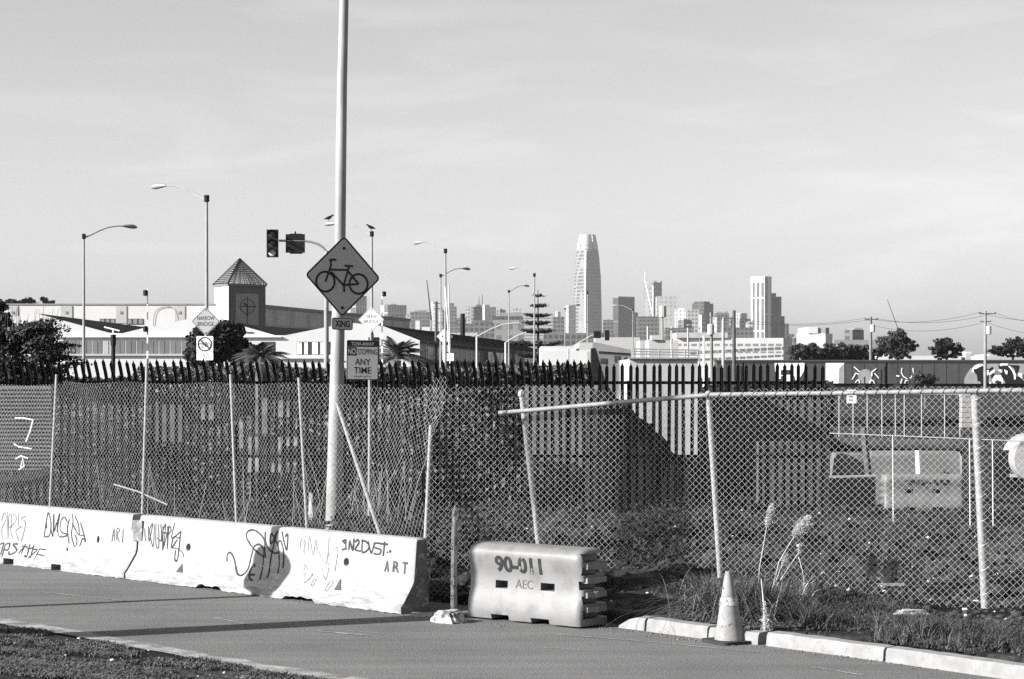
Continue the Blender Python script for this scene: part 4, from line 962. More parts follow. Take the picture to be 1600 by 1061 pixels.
Ye = 312.; E0 = Vector((PX(656, YV), YV+.6, PZ(532, YV))); E1 = Vector((PX(872, 345), 345, PZ(532, YV)-.1)); R0 = Vector((PX(598, 208), 208, PZ(508, 208))); R1 = Vector((PX(868, 350), 350, R0.z-1.3)); Rm = R0.lerp(R1, .55)+Vector((0, 0, .6))
mb = MB(); mb.add([E0, E1, R1, Rm, R0, W(600, 510, YV+.6)], [(0, 1, 2, 3, 4, 5)]); mb.build('side_roof', M_ROOF, fw)
Ad = Vector((E0.x, E0.y)); dd = (Vector((E1.x, E1.y))-Ad); LL = dd.length; dd.normalize(); nn2 = Vector((dd.y, -dd.x))
slabF(Ad, dd, nn2, 0, LL, gz(240)-.8, E0.z-.05, .05, mat('side_wall_grey', .17, .15, .6, .9), 'side_wall', fw)  # grey tone includes the shade on this receding wall
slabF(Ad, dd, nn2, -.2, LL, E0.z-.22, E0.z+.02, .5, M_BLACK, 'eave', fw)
for a, b, m in ((3, 14, M_GLASSD), (18, 44, M_CLADG), (50, 72, M_GLASS), (76, 86, M_CLADG), (92, 140, M_GLASS)):
    q = slabF(Ad, dd, nn2, a, b, E0.z-1.75, E0.z-.5, .08, m, 'window', fw)
    u = a+1.2
    while u < b: slabF(Ad, dd, nn2, u, u+.35, E0.z-1.7, E0.z-.55, .12, M_GLASSD if m is not M_GLASSD else M_CLADG, 'mullion', q); u += 4.2
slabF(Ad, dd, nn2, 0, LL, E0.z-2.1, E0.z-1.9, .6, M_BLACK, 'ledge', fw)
for i in range(12):
    a = 92+17.4*i; mb = MB(); quad_on(mb, a, a+15.6, 532.5, 552.5, YV, .0, .03); f = mb.build('window', M_GLASS if i not in (4,) else mat('pale_glass', .36, .2, .5, .3), fw)
    mb = MB(); quad_on(mb, a+7.6, a+8.1, 533, 552, YV, .04, .02); mb.build('mullion', M_CLADD, f)
mb = MB(); quad_on(mb, 90, 440, 525.5, 527, YV, .05, .25); mb.build('fascia', M_WHITE, fw)
mb = MB(); quad_on(mb, 90, 300, 553.5, 556, YV, .05, .2); quad_on(mb, 440, 530, 559, 561, YV, .05, .25); mb.build('ledge', M_CLADG, fw)
for i, (a, b) in enumerate(((408, 430), (464, 474), (475, 486), (487, 499), (500, 517))):
    mb = MB(); quad_on(mb, a, b, 534, 554, YV, .0, .03); f = mb.build('window', M_GLASSD, fw)
    if i: 
        mb = MB(); V = [(PX(a+1+(b-a-3)*k/8, YV)) for k in range(9)]
        mb.add([Vector((x, YV-.05-.02*(k % 2), PZ(y, YV))) for y in (535, 553.5) for k, x in enumerate(V)], [(k, k+1, k+10, k+9) for k in range(8 if i % 2 else 5)]); mb.build('curtain', M_WHITE, f)
mb = MB(); quad_on(mb, 385, 396, 519, 521, YV, .02, .03); mb.build('vent', M_BLACK, fw)
# low buildings in the middle distance
def block(name, label, px0, px1, y0, D, m, depth=20, split=None, cat='building', grp=None, steps=(), zb=None, m2=None, dl=.5):
    zb = gz(D)-.3 if zb is None else zb; k = D/F
    t = thing(name, label, cat, (PX((px0+px1)/2, D), D, zb), grp)
    def fp(a, b, s, DD):
        if s is None: return [(PX(a, DD), DD), (PX(b, DD), DD), (PX(b, DD), DD+depth), (PX(a, DD), DD+depth)]
        w1 = (s-a)*k; w2 = (b-s)*k; return [(PX(s, DD), DD), (PX(b, DD), DD+w2*.85+1), (PX(s, DD)+(w2-w1)*.7, DD+w2*.85+w1*dl+2), (PX(a, DD), DD+w1*dl+1)]
    mb = MB(); foot(mb, fp(px0, px1, split, D), zb, PZ(y0, D)); mb.build('body', m, t)
    for (a, b, yy, mm, nm) in steps:
        s = None if split is None or not (a < split < b) else split
        mb = MB(); foot(mb, fp(a, b, s, D+(.12 if s is None else .3)), PZ(y0, D)-.0, PZ(yy, D)); mb.build(nm, mm or m, t)
    return t
wt = M_CLAD; GB = 'low white industrial buildings'
t = block('low_shed', 'low shed with a tilted dark roof edge and dark openings, behind the fence corner', 927, 986, 547, 150, mat('shed_wall', .16, .15, 1, .9), 12, zb=.0)
D = 150.; mb = MB(); mb.add([W(926, 534, D-.2), W(986, 546.5, D-.2), W(986, 552, D-.2), W(926, 548, D-.2), W(926, 534, D+10), W(986, 546.5, D+10)], [(0, 3, 2, 1), (0, 1, 5, 4)]); mb.build('roof', mat('shed_roof', .2, .1, 1, .9), t)
for a, b, y0, y1 in ((938, 948, 560, 568), (960, 968, 556, 566), (975, 984, 558, 568)): mb = MB(); quad_on(mb, a, b, y0, y1, D, .02); mb.build('window', M_GLASSD, t)
t = block('low_white_hall', 'low bright white hall between the tiered pine and the tilted-roof shed', 846, 926, 548, 190, wt, 15, grp=GB, steps=[(846, 900, 541, None, 'upper_storey'), (905, 926, 535, M_CLADG, 'stair_block')])
block('low_white_hall', 'low white strip of roof just under the street-lamp feet', 760, 850, 546, 400, wt, 15, grp=GB)
# leaning black bridge beams
for lb, q, D in (('black leaning steel beam rising over the fence near the tiered pine', ((768, 541), (772, 541), (790, 600), (780, 600)), 95.), ('black upright steel stub beside the long dark roof', ((757, 546), (763, 546), (763, 562), (755, 564)), 96.),
                 ('black leaning steel beam at the corner of the two palisade fences', ((924, 544), (931, 544), (948, 602), (924, 602)), 60.), ('short black steel stub next to the leaning beam by the shed', ((799, 549), (803, 546), (809, 600), (799, 600)), 98.)):
    mb = MB(); mb.prism([(PX(x, D), PZ(y, D)) for x, y in q], D, D+.5); o = mb.build('steel_beam', M_BLACK, loc=(PX(q[2][0], D), D, PZ(q[2][1], D))); tag(o, lb, 'beam', 'black steel beams')
# concrete abutment with its railing
D = 55.; ab = thing('concrete_abutment', 'pale concrete block wall behind the straight palisade, with a pipe railing on top', 'wall', (PX(1036, D), D, -.6))
mb = MB(); mb.box(PX(984, D), PX(1090, D), D, D+6, -.8, PZ(561, D)); mb.build('wall', M_CONC, ab)
mb = MB(); mb.box(PX(982.5, D), PX(1091.5, D), D-.1, D+.3, PZ(561, D), PZ(558.5, D)); mb.build('coping', M_CURB, ab)
for y in (545, 549, 553): mb = MB(); mb.tube([W(988, y, D+.4), W(1092, y+2, D+.4)], .018, 6); mb.build('rail', M_LAMP, ab)
for x in range(990, 1092, 20): mb = MB(); mb.tube([W(x, 560, D+.4), W(x, 544.5+(x-988)*.02, D+.4)], .02, 6); mb.build('baluster', M_LAMP, ab)
def wallthing(label, px0, px1, y0, D, m, zb=-.7, dep=.4, name='low_wall', cat='wall', grp=None):
    mb = MB(); mb.box(PX(px0, D), PX(px1, D), D, D+dep, zb, PZ(y0, D)); o = mb.build(name, m, loc=(PX((px0+px1)/2, D), D, zb)); return tag(o, label, cat, grp)
wallthing('grey concrete wall seen between the pales under the sagging rail', 815, 926, 603, 53, mat('grey_wall', .11, .2, 1.5, .9, c2=.12, s2=2), grp='walls behind the palisade')
wallthing('pale low block wall behind the last pales before the yard', 1185, 1288, 690, 50.5, mat('dim_block', .07, .3, 2, .9, c2=.03, s2=1.5, t2=(.45, .6)), grp='walls behind the palisade')
wallthing('grey hoarding behind the last pales, above the pale block wall', 1095, 1290, 625, 58, mat('hoarding', .06, .3, 1, .9, c2=.03, s2=.8), grp='walls behind the palisade')
# boards behind the left palisade
for lb, a, b, y0, y1, c_ in (('white board with dark stripes low behind the curled pales', 388, 468, 683, 738, .6), ('grey board standing behind the curled pales', 398, 420, 622, 678, .3), ('small white board behind the curled pales', 428, 456, 626, 652, .5),
                       ('grey panel behind the curled pales near the striped gate arm', 240, 290, 632, 690, .2), ('pale panel behind the curled pales below the no-bicycle sign', 308, 338, 632, 656, .4), ('short pale panel under the round tree', 368, 382, 660, 700, .45)):
    D = 43.6+random.random(); mb = MB(); mb.box(PX(a, D), PX(b, D), D, D+.03, PZ(y1, D), PZ(y0, D)); 
    for q in (a+2, b-3): mb.box(PX(q, D), PX(q+1.2, D), D+.031, D+.08, -.6, PZ(y0, D))
    o = mb.build('painted_board', mat('board_%d' % a, c_*.55, .3, 4, .8, c2=.08, s2=3, t2=(.42, .56)), loc=(PX((a+b)/2, D), D, PZ(y1, D))); tag(o, lb, 'board', 'boards behind the palisade')
# grey ribbed wall at the edge of the view, with white paint lines
D = 36.; rw = thing('ribbed_wall', 'grey ribbed wall panel with a white painted zigzag, beyond the chain-link at the edge of the view', 'wall', (PX(20, D), D, 0))
mb = MB(); mb.box(PX(-60, D), PX(80, D), D, D+.12, PZ(738, D), PZ(603, D)); mb.build('panel', mat('ribbed_grey', .11, .15, 2, .8, bump=.4, bscale=20), rw)
for i in range(22):
    y = 606+i*6; mb = MB(); mb.box(PX(-60, D), PX(81, D), D-.03, D-.001, PZ(y+2.4, D), PZ(y, D)); mb.build('rib', bpy.data.materials['ribbed_grey'], rw)
mb = MB(); fW = lambda x, z, o: Vector((x, D-.035, z))
for q in (((24, 653), (38, 653), (52, 656), (48, 672), (41, 690)), ((22, 693), (30, 698), (50, 701)), ((25, 717), (33, 712), (44, 716)), ((33, 730), (36, 715), (38, 728), (30, 734))): mb.ribbon([(PX(x, D), PZ(y, D)) for x, y in q], .022, f=fW)
mb.build('painted_line', M_WHITE, rw)
def beam(label, pts, D0, D1, r=.09):
    n = len(pts); P = [W(x, y, D0+(D1-D0)*i/(n-1)) for i, (x, y) in enumerate(pts)]; mb = MB(); mb.tube(P, r, 4); o = mb.build('concrete_curbstone', M_CLADD, loc=P[0]); tag(o, label, 'kerbstone', 'pale edging stones')
beam('pale edging stone along the foot of the ribbed wall', [(-30, 757), (40, 750), (79, 738)], 34, 35.4, .10)
beam('thin pale edging line sloping down behind the striped gate arm', [(178, 757), (215, 768), (262, 789)], 34, 32, .014)
# near-black ramp with a steep end and a long slope
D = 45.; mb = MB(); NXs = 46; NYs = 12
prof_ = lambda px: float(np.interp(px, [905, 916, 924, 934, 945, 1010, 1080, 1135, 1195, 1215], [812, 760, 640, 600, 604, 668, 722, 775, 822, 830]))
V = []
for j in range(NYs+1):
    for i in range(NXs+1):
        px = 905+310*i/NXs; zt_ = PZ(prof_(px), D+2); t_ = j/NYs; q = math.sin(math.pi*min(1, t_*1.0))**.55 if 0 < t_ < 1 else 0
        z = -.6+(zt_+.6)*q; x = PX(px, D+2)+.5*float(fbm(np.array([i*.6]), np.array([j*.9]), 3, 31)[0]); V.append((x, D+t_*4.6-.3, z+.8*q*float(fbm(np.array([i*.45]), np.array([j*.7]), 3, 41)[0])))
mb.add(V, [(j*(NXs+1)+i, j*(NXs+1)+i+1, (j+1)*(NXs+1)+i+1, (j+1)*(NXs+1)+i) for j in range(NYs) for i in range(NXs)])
o = mb.build('dark_ramp', mat('ramp_black', .006, .5, 3, .95, bump=1, bscale=10, bdist=.1), loc=(PX(1040, D), D, -.6), smooth=True); tag(o, 'tall black mound with a long slope down, behind the straight palisade', 'earth mound')

# ---------------------------------------------------------------- the yard beyond the fence
D = 40.; yf = thing('pipe_fence', 'slim pipe fence with three thin posts across the yard', 'fence', (PX(1450, D), D, -.2))
mb = MB(); mb.tube([W(1296, 677, D), W(1400, 681, D), W(1515, 686, D), W(1640, 691, D)], .011, 6); mb.build('rail', M_GALV, yf)
for x, y0, y1 in ((1395, 680, 818), (1515, 686, 822), (1551, 688, 832)): mb = MB(); mb.tube([W(x+1, y1, D), W(x, y0, D)], .015, 6); mb.build('post', M_GALV, yf)
mb = MB(); mb.tube([W(1515, 830, D-.3), W(1640, 838, D-.3)], .02, 6); mb.build('lower_rail', M_GALV, yf)
D = 104.; ff_ = thing('far_wire_fence', 'faint wire fence on thin posts at the far side of the field', 'fence', (PX(1400, D), D, -.4))
for x in (1311, 1333, 1355, 1378, 1399, 1413, 1440, 1476, 1500): mb = MB(); mb.tube([(PX(x, D), D, -.6), (PX(x, D), D, PZ(616 if x != 1413 else 612, D))], .022, 5); mb.build('post', M_GALV, ff_)
mb = MB(); mb.tube([W(1296, 616, D), W(1505, 616, D)], .02, 5); mb.build('rail', M_GALV, ff_)
mb = MB(); D = 103.8; mb.box(PX(1323, D), PX(1338, D), D-.02, D, PZ(630, D), PZ(609, D)); mb.build('sign_panel', M_WHITE, ff_)
mb = MB()
for y in (614, 619, 624): mb.box(PX(1326, D), PX(1333, D), D-.03, D-.021, PZ(y+1.8, D), PZ(y, D))
mb.build('printed_line', M_GLASSD, ff_)
D = 119.; t = thing('concrete_pillar', 'square pale pillar of stacked concrete standing in the field', 'pillar', (PX(1511, D), D, gz(D)))
for k in range(8): mb = MB(); h = (PZ(612, D)-gz(D)+.3)/8; j = random.uniform(-.02, .02); mb.box(PX(1503, D)+j, PX(1519, D)+j, D, D+.7, gz(D)-.3+k*h, gz(D)-.3+(k+1)*h-.03); mb.build('course', mat('stacked_concrete', .24, .12, 3, .9) if k == 0 else bpy.data.materials['stacked_concrete'], t)
D = 60.; mb = MB(); mb.tube([W(1296, 694, D), W(1505, 697, D)], 10.5*D/F, 18); mb.build('tmp', M_BLACK) if False else None
o = mb.build('steel_pipe', mat('shadowed_pipe', .05, .3, 3, .8, bump=.2), loc=W(1400, 695, D), smooth=40); tag(o, 'thick dark horizontal pipe lying across the yard above the concrete blocks', 'pipe')  # dark tone puts the pipe's shadow into its colour
D = 51.; 
for lb, a, b, y0 in (('short pale concrete block beside the leaning stake in the yard', 1306, 1353, 709), ('long pale concrete block behind the second plastic barrier', 1360, 1503, 706)):
    mb = MB(); z0 = -.55; z1 = PZ(y0, D); x0, x1 = PX(a, D), PX(b, D)
    mb.add([(x0, D, z0), (x1, D, z0), (x1, D, z1-.12), (x1-.05, D+.05, z1), (x0+.05, D+.05, z1), (x0, D, z1-.12), (x0, D+.9, z0), (x1, D+.9, z0), (x1, D+.9, z1-.12), (x1-.05, D+.85, z1), (x0+.05, D+.85, z1), (x0, D+.9, z1-.12)],
           [(0, 1, 2, 3, 4, 5), (11, 10, 9, 8, 7, 6), (0, 6, 7, 1), (1, 7, 8, 2), (2, 8, 9, 3), (3, 9, 10, 4), (4, 10, 11, 5), (5, 11, 6, 0)])
    o = mb.build('concrete_block', mat('yard_concrete_%d' % a, .14, .2, 1.5, .9, c2=.11, s2=2.5), loc=(x0, D, z0)); tag(o, lb, 'concrete block', 'concrete blocks in the yard')
mb = MB(); mb.tube([W(1357, 742, 50.), W(1349, 668, 50.)], .085, 6); mb.build('x', M_BLACK) if False else None; o = mb.build('timber_stake', M_BARK, loc=W(1357, 742, 50)); tag(o, 'thick dark leaning stake in front of the gap between the yard blocks', 'stake')
mb = MB(); mb.tube([W(1436, 742, 50.), W(1434.5, 704, 50.)], .07, 8); o = mb.build('bollard', M_WHITE, loc=W(1436, 742, 50)); tag(o, 'thin white bollard in front of the long yard block', 'bollard')
D = 47.; t = thing('steel_skip', 'low black steel bin with a pale rim beside the second plastic barrier', 'skip', (PX(1330, D), D, -.5)); 
mb = MB(); foot(mb, [(PX(1296, D), D), (PX(1368, D), D), (PX(1372, D), D+1.5), (PX(1296, D), D+1.5)], -.55, PZ(748, D)); mb.build('body', M_BLACK, t)
mb = MB(); mb.tube([W(1296, 746, D), W(1370, 744, D)], .035, 6); mb.build('rim', M_CLADD, t)
D = 56.; t = thing('water_tank', 'rounded white tank on a dark frame at the edge of the yard', 'tank', (PX(1600, D), D, -.5))
mb = MB(); M_ = Matrix.Translation(W(1610, 715, D)) @ Matrix.Rotation(R(90), 4, 'X'); mb.lathe([(.2, -.9), (.5, -.8), (.64, -.5), (.64, .9)], 26, M_); mb.build('shell', mat('dusty_white_shell', .3, .15, 2, .7, c2=.16, s2=1.5), t, smooth=50)
mb = MB(); mb.box(PX(1563, D), PX(1660, D), D-.2, D+1.2, -.6, PZ(741, D)); mb.build('frame', M_BLACK, t); mb = MB(); mb.lathe([(.05, -.12), (.42, -.1), (.42, .1), (.05, .12)], 18, Matrix.Translation(W(1571, 728, D-.1)) @ Matrix.Rotation(R(90), 4, 'X')); mb.build('wheel', M_BLACK, t)
mb = MB(); mb.box(PX(1575, D), PX(1660, D), D-.28, D-.21, PZ(745, D), PZ(740, D)); mb.build('rim', M_CLADG, t)

# ---------------------------------------------------------------- freight cars
M_CAR = mat('boxcar_paint', .06, .12, .5, .7, c2=.042, s2=.6, t2=(.5, .7)); M_CARD = mat('boxcar_dark', .03, .2, 1, .8)
D = 250.; k = D/F
def boxcar(label, a, b):
    t = thing('boxcar', label, 'railway car', (PX((a+b)/2, D), D, gz(D)), 'freight cars'); x0, x1 = PX(a, D), PX(b, D); z0, z1 = PZ(599.5, D), PZ(565, D)
    mb = MB(); mb.box(x0, x1, D, D+3, z0, z1); mb.build('body', M_CAR, t)
    mb = MB(); n = 8; V = []
    for x in (x0-.1, x1+.1): V += [(x, D-.12+3.24*(i/n), z1+.02+.2*math.sin(math.pi*i/n)) for i in range(n+1)]
    mb.add(V, [(i, i+1, i+n+2, i+n+1) for i in range(n)]+[tuple(range(n+1)), tuple(range(2*n+1, n, -1))]); mb.build('roof', M_CARD, t)
    mb = MB(); mb.box(x0-.05, x1+.05, D-.06, D-.005, z1-.16, z1+.02); mb.build('top_sill', M_CARD, t)
    mb = MB(); mb.box(x0+.1, x1-.1, D+.3, D+2.7, gz(D), z0-.01); mb.build('underframe', M_CARD, t)
    for xx in (x0+2, x1-2):
        tr = MB(); tr.box(xx-1.2, xx+1.2, D+.2, D+.35, gz(D)+.3, gz(D)+.75); tr = tr.build('truck', M_CARD, t)
        for q in (-.85, .85): mb = MB(); mb.lathe([(.02, -.05), (.45, -.05), (.45, .05), (.02, .06)], 14, Matrix.Translation((xx+q, D+.12, gz(D)+.45)) @ Matrix.Rotation(R(90), 4, 'X')); mb.build('wheel', M_CARD, tr)
    x = x0+1.1
    while x < x1-.5:
        mb = MB(); mb.box(x-.03, x+.03, D-.035, D-.002, z0+.05, z1-.18); mb.build('side_rib', M_CAR, t); x += 1.45
    mb = MB(); mb.box(x1-.62, x1-.54, D-.06, D-.004, z0, z1-.9); mb.box(x1-.22, x1-.14, D-.06, D-.004, z0, z1-.5); mb.build('ladder', M_CARD, t)
    return t
def mural(t, name, polys, off=.05):
    """list of (shade material, outline in picture columns/rows)"""
    for i, (m, q) in enumerate(polys):
        mb = MB(); yy = D-off-.006*i
        mb.add([Vector((PX(x, D), yy, PZ(y, D))) for x, y in q], [tuple(range(len(q)))]); mb.build(name, m, t)
M_MG = mat('mural_grey', .26, .15, 1, .8); M_MM = mat('mural_mid', .15, .2, 1, .8)
c0_ = boxcar('dark boxcar end with a pale edge, behind the straight palisade', 1120, 1160)
c1_ = boxcar('dark grey boxcar with a white H block and a white panel painted on it', 1163, 1384)
mural(c1_, 'painted_letter', [(M_WHITE, [(1210, 567), (1212, 565), (1254, 565), (1257, 568), (1256, 580), (1249, 592), (1243, 594), (1241, 587), (1238, 587), (1238, 596), (1229, 596), (1229, 587), (1221, 587), (1220, 592), (1217, 592), (1211, 580)]), (M_CARD, [(1220, 578), (1240, 578), (1240, 585.5), (1229, 585.5), (1229, 586), (1220, 586)])])
mural(c1_, 'painted_panel', [(M_WHITE, [(1290, 565), (1319, 565), (1319, 568), (1311, 576), (1310, 599), (1290, 599)]), (M_MG, [(1319, 568), (1319, 599), (1310, 599), (1311, 576)])])
mb = MB(); fM = lambda x, y, o: Vector((PX(x, D), D-.09-o, PZ(y, D)))
for i, (q, w_) in enumerate((([(1334, 573), (1343, 581)], 1.4), ([(1331, 593), (1337, 583), (1342, 585)], 1.4), ([(1369, 576), (1362, 581), (1362, 588)], 1.6), ([(1366, 583), (1373, 591)], 1.4), ([(1336, 598), (1339, 594), (1342, 594), (1343, 599)], 1.3), ([(1358, 599), (1360, 594), (1364, 595), (1366, 599)], 1.6))): mb.ribbon(q, w_, f=fM, y=.008*i)
mb.build('painted_limb', M_WHITE, c1_)
mural(c1_, 'painted_shape', [(M_MG, [(1341, 599), (1341, 584), (1346, 578), (1353, 576.5), (1359, 579), (1362, 585), (1362, 599)]), (M_CARD, [(1350, 599), (1349.5, 590), (1351, 588), (1352, 590), (1352, 599)])], .06)
c2_ = boxcar('dark grey boxcar with horn-like white lines and a big bear head mural', 1387, 1650)
mb = MB()
for i, (q, w_) in enumerate((([(1409, 575), (1408, 582), (1411, 588), (1417, 592), (1423, 590), (1427, 583), (1426, 575)], 1.4), ([(1400, 587), (1405, 588)], 2.), ([(1409, 592), (1407, 599)], 1.6), ([(1413, 599), (1415, 594), (1420, 595)], 1.2))): mb.ribbon(q, w_, f=fM, y=.008*i)
mb.build('painted_horn', M_WHITE, c2_)
Z3 = lambda x, y: (1480+x*120/1592., 540+y*120/1592.)
bear = [(M_MG, [(350, 790), (350, 700), (400, 590), (470, 490), (560, 410), (640, 375), (1592, 375), (1592, 790)]), (M_WHITE, [(520, 470), (600, 400), (720, 372), (740, 420), (640, 450), (560, 560), (500, 540)]),
        (M_INK, [(545, 490), (640, 470), (720, 415), (745, 440), (740, 640), (780, 640), (860, 620), (850, 760), (940, 790), (700, 790), (680, 740), (625, 740), (610, 610), (550, 540)]), (M_INK, [(790, 480), (870, 480), (920, 440), (955, 450), (950, 490), (880, 540), (855, 500), (790, 495)]),
        (M_INK, [(1045, 395), (1100, 430), (1250, 420), (1350, 520), (1430, 640), (1490, 640), (1592, 740), (1592, 790), (1190, 790), (1200, 760), (1130, 640), (1100, 570), (1150, 560), (1140, 490), (1070, 480)]), (M_INK, [(1270, 400), (1480, 410), (1495, 440), (1470, 520), (1440, 600), (1380, 470)]),
        (M_WHITE, [(930, 740), (945, 640), (1000, 610), (1100, 610), (1150, 690), (1165, 770), (1130, 790), (1100, 740), (1050, 700), (990, 740), (975, 790)]), (M_MM, [(985, 600), (1000, 530), (1060, 530), (1110, 600), (1080, 612), (1010, 612)]),
        (M_INK, [(985, 755), (1010, 738), (1110, 740), (1128, 765), (1070, 790), (1030, 790)]), (M_WHITE, [(865, 570), (930, 510), (990, 495), (985, 550), (900, 600), (860, 620)]), (M_WHITE, [(1040, 500), (1110, 500), (1130, 560), (1080, 540)]),
        (M_INK, [(905, 600), (940, 568), (968, 572), (960, 620), (915, 690), (900, 660)]), (M_WHITE, [(1250, 415), (1290, 430), (1380, 520), (1420, 600), (1415, 700), (1380, 700), (1375, 620), (1340, 530)]), (M_WHITE, [(1170, 490), (1250, 530), (1235, 605), (1200, 580)]),
        (M_WHITE, [(1100, 370), (1260, 372), (1240, 410), (1090, 415)]), (M_WHITE, [(800, 510), (850, 510), (855, 600), (810, 610)]), (M_WHITE, [(865, 760), (900, 750), (905, 790), (870, 790)]), (M_WHITE, [(1465, 570), (1545, 580), (1550, 680), (1480, 640)])]
mural(c2_, 'bear_mural', [(m, [Z3(*p) for p in q]) for m, q in bear], .07)
block('low_white_hall', 'long low white roof just above the boxcars, under the dark tree clumps', 1372, 1502, 556, 300, wt, 10, grp=GB, steps=[(1390, 1394, 553, None, 'vent'), (1484, 1500, 553.5, M_CLADG, 'vent')])
block('small_silo', 'small pale rooftop cylinder-like box with a white cap above the boxcar', 1509, 1517, 552, 300, M_CLADG, 4, steps=[(1508, 1518, 549.5, wt, 'cap')], cat='tank')
block('low_white_hall', 'low grey-white huddle of roofs above the bear mural', 1540, 1640, 556, 310, M_CLADG, 10, grp=GB, steps=[(1546, 1562, 553.5, None, 'roof_hump'), (1575, 1600, 552.5, wt, 'roof_hump')])

# ---------------------------------------------------------------- skyline
F1 = facade('facade_pale_grid', .36, .12, 6.5, 7, .6, .55); F2 = facade('facade_mid_grid', .12, .05, 6, 6.5, .7, .6); F3 = facade('facade_dark', .06, .03, 7, 7, .7, .6); F4 = facade('facade_mullions', .32, .08, 9, 90, .55, .97)
F5 = facade('facade_floors', .34, .16, 400, 6, 1., .45); F6 = facade('facade_white_grid', .8, .22, 7.2, 52, .6, .95); F7 = facade('facade_dark_mullions', .1, .045, 9, 120, .6, .98); F8 = facade('tower_glass', .2, .09, 5.2, 8, .6, .62); FW = facade('facade_white_panels', .6, .3, 7, 7, .35, .5)
GT = 'skyline towers'
def sk(label, a, b, y, D, m, split=None, steps=(), name='office_tower', grp=GT, **kw): return block(name, label, a, b, y, D, m, max(25, (b-a)/F*D*.8), split, 'building', grp, steps, **kw)
# tallest skyscraper
D = 4700.; k = D/F; t = thing('skyscraper', 'tallest skyscraper, tapering to a rounded glass top above the whole skyline', 'skyscraper', (PX(919, D), D, 1.8), GT)
hw = ([364, 372, 380, 400, 430, 480, 520, 600], [12.3, 14, 15.6, 18.2, 20.7, 22, 22.2, 22.4])
def se(a, n=3.6):
    c, s = math.cos(a), math.sin(a); r = (abs(c)**n+abs(s)**n)**(-1/n); return r*c, r*s
rot = R(-58); NSE = 48
def lvl(y): 
    h = float(np.interp(y, *hw))*k/1.13; out = []
    for j in range(NSE):
        x, yy = se(2*math.pi*j/NSE); out.append(Vector((PX(919.5, D)+h*(x*math.cos(rot)-yy*math.sin(rot)), D+60+h*(x*math.sin(rot)+yy*math.cos(rot)), PZ(y, D))))
    return out
ysl = [602, 520, 480, 455, 430, 415, 400, 388]; mb = MB(); V = [v for y in ysl for v in lvl(y)]
mb.add(V, [(i*NSE+j, i*NSE+(j+1) % NSE, (i+1)*NSE+(j+1) % NSE, (i+1)*NSE+j) for i in range(len(ysl)-1) for j in range(NSE)]+[tuple((len(ysl)-1)*NSE+j for j in range(NSE))]); mb.build('shaft', F8, t, smooth=30)
ysl = [388, 380, 372, 364]; mb = MB(); V = [v for y in ysl for v in lvl(y)]
mb.add(V, [(i*NSE+j, i*NSE+(j+1) % NSE, (i+1)*NSE+(j+1) % NSE, (i+1)*NSE+j) for i in range(3) for j in range(NSE) if j % 12 not in (0,)]); mb.build('crown', facade('crown_lattice', .42, .26, 5.2, 8, .5, .5), t)
# white strip painted down the rounded corner as its sunlit bright edge
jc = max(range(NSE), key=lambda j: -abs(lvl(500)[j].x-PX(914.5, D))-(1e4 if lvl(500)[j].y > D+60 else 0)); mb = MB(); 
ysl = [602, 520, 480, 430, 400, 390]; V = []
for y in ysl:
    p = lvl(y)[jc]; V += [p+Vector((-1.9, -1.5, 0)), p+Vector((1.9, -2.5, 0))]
mb.add(V, [(2*i, 2*i+1, 2*i+3, 2*i+2) for i in range(len(ysl)-1)]); mb.build('corner_bright_strip', M_WHITE, t)
# others
sk('vertically ribbed broad tower just beyond the DRAW BRIDGE diamond', 594, 634, 476, 4300, F4, 606, [(611, 617, 474.5, M_CLADD, 'penthouse')])
sk('striped tower partly hidden by the bicycle diamond', 540, 572, 462, 3900, F4, 556)
sk('squat dark tower with a notched top between two slim cranes', 641, 672, 487, 3600, F2, None, [(648, 664, 484.5, M_CLADD, 'penthouse')])
sk('pale slab rising behind the pair of street lamps', 673, 684, 472, 4000, FW, None)
sk('grey tower with a stepped top just beside the lamp with the winding-arrow sign', 700, 713, 479, 3900, F2, None, [(701, 709, 473.5, None, 'upper_tier')])
sk('pale slab at the near end of the stepped skyline group', 728, 737, 479, 4200, F1)
sk('two-tone slender tower with twin rooftop masts', 736, 754, 479, 3900, F2, 740, [(744, 752, 476, None, 'penthouse')])
sk('bright slim tower beside the twin-masted one', 753, 765, 476, 4000, FW, 757)
sk('small grey block-topped tower beside the bright slim tower', 765, 775, 479.5, 3950, F2)
sk('broad dark block with a flat overhanging roof', 769, 817, 494, 3000, F3, None, [(782, 816, 488.5, M_CLADD, 'roof_slab')])
sk('pale wide block with floor lines behind the tiered pine', 817, 864, 490, 3700, F5)
sk('flat grey block between the tiered pine and the tallest skyscraper', 864, 882, 495, 3400, F2)
sk('two-tone narrow tower touching the tallest skyscraper', 884, 900, 477, 4500, FW, 888)
sk('dark round-topped tower block with a sloping roof line', 958, 993, 465, 3800, F7, 966, [(961, 993, 463, M_CLADD, 'roof_rim')], dl=.8)
sk('mid grey block with a dark band at the top, below the X-braced tower', 996, 1030, 497, 3300, F2, None, [(997, 1029, 494.5, M_GLASSD, 'roof_band')])
t = sk('glass tower with white diagonal bracing and a thin spire', 1007, 1035, 441, 4650, facade('braced_glass', .2, .13, 9, 10, .6, .6), 1021, [(1022, 1026, 438.5, None, 'roof_fin'), (1032, 1035, 439, None, 'roof_fin')])
D = 4640.; mb = MB(); k = D/F
mb.tube([W(1008, 438, D-5), W(1019.5, 490, D-5)], 1.3, 4); mb.tube([W(1008, 439, D-5), W(1020.5, 447, D-5), W(1020.5, 520, D-5)], 1.1, 4); mb.tube([W(1007.5, 441, D-5), W(1007.5, 424, D-5)], [1.2, .4], 4); mb.build('brace', M_WHITE, t)
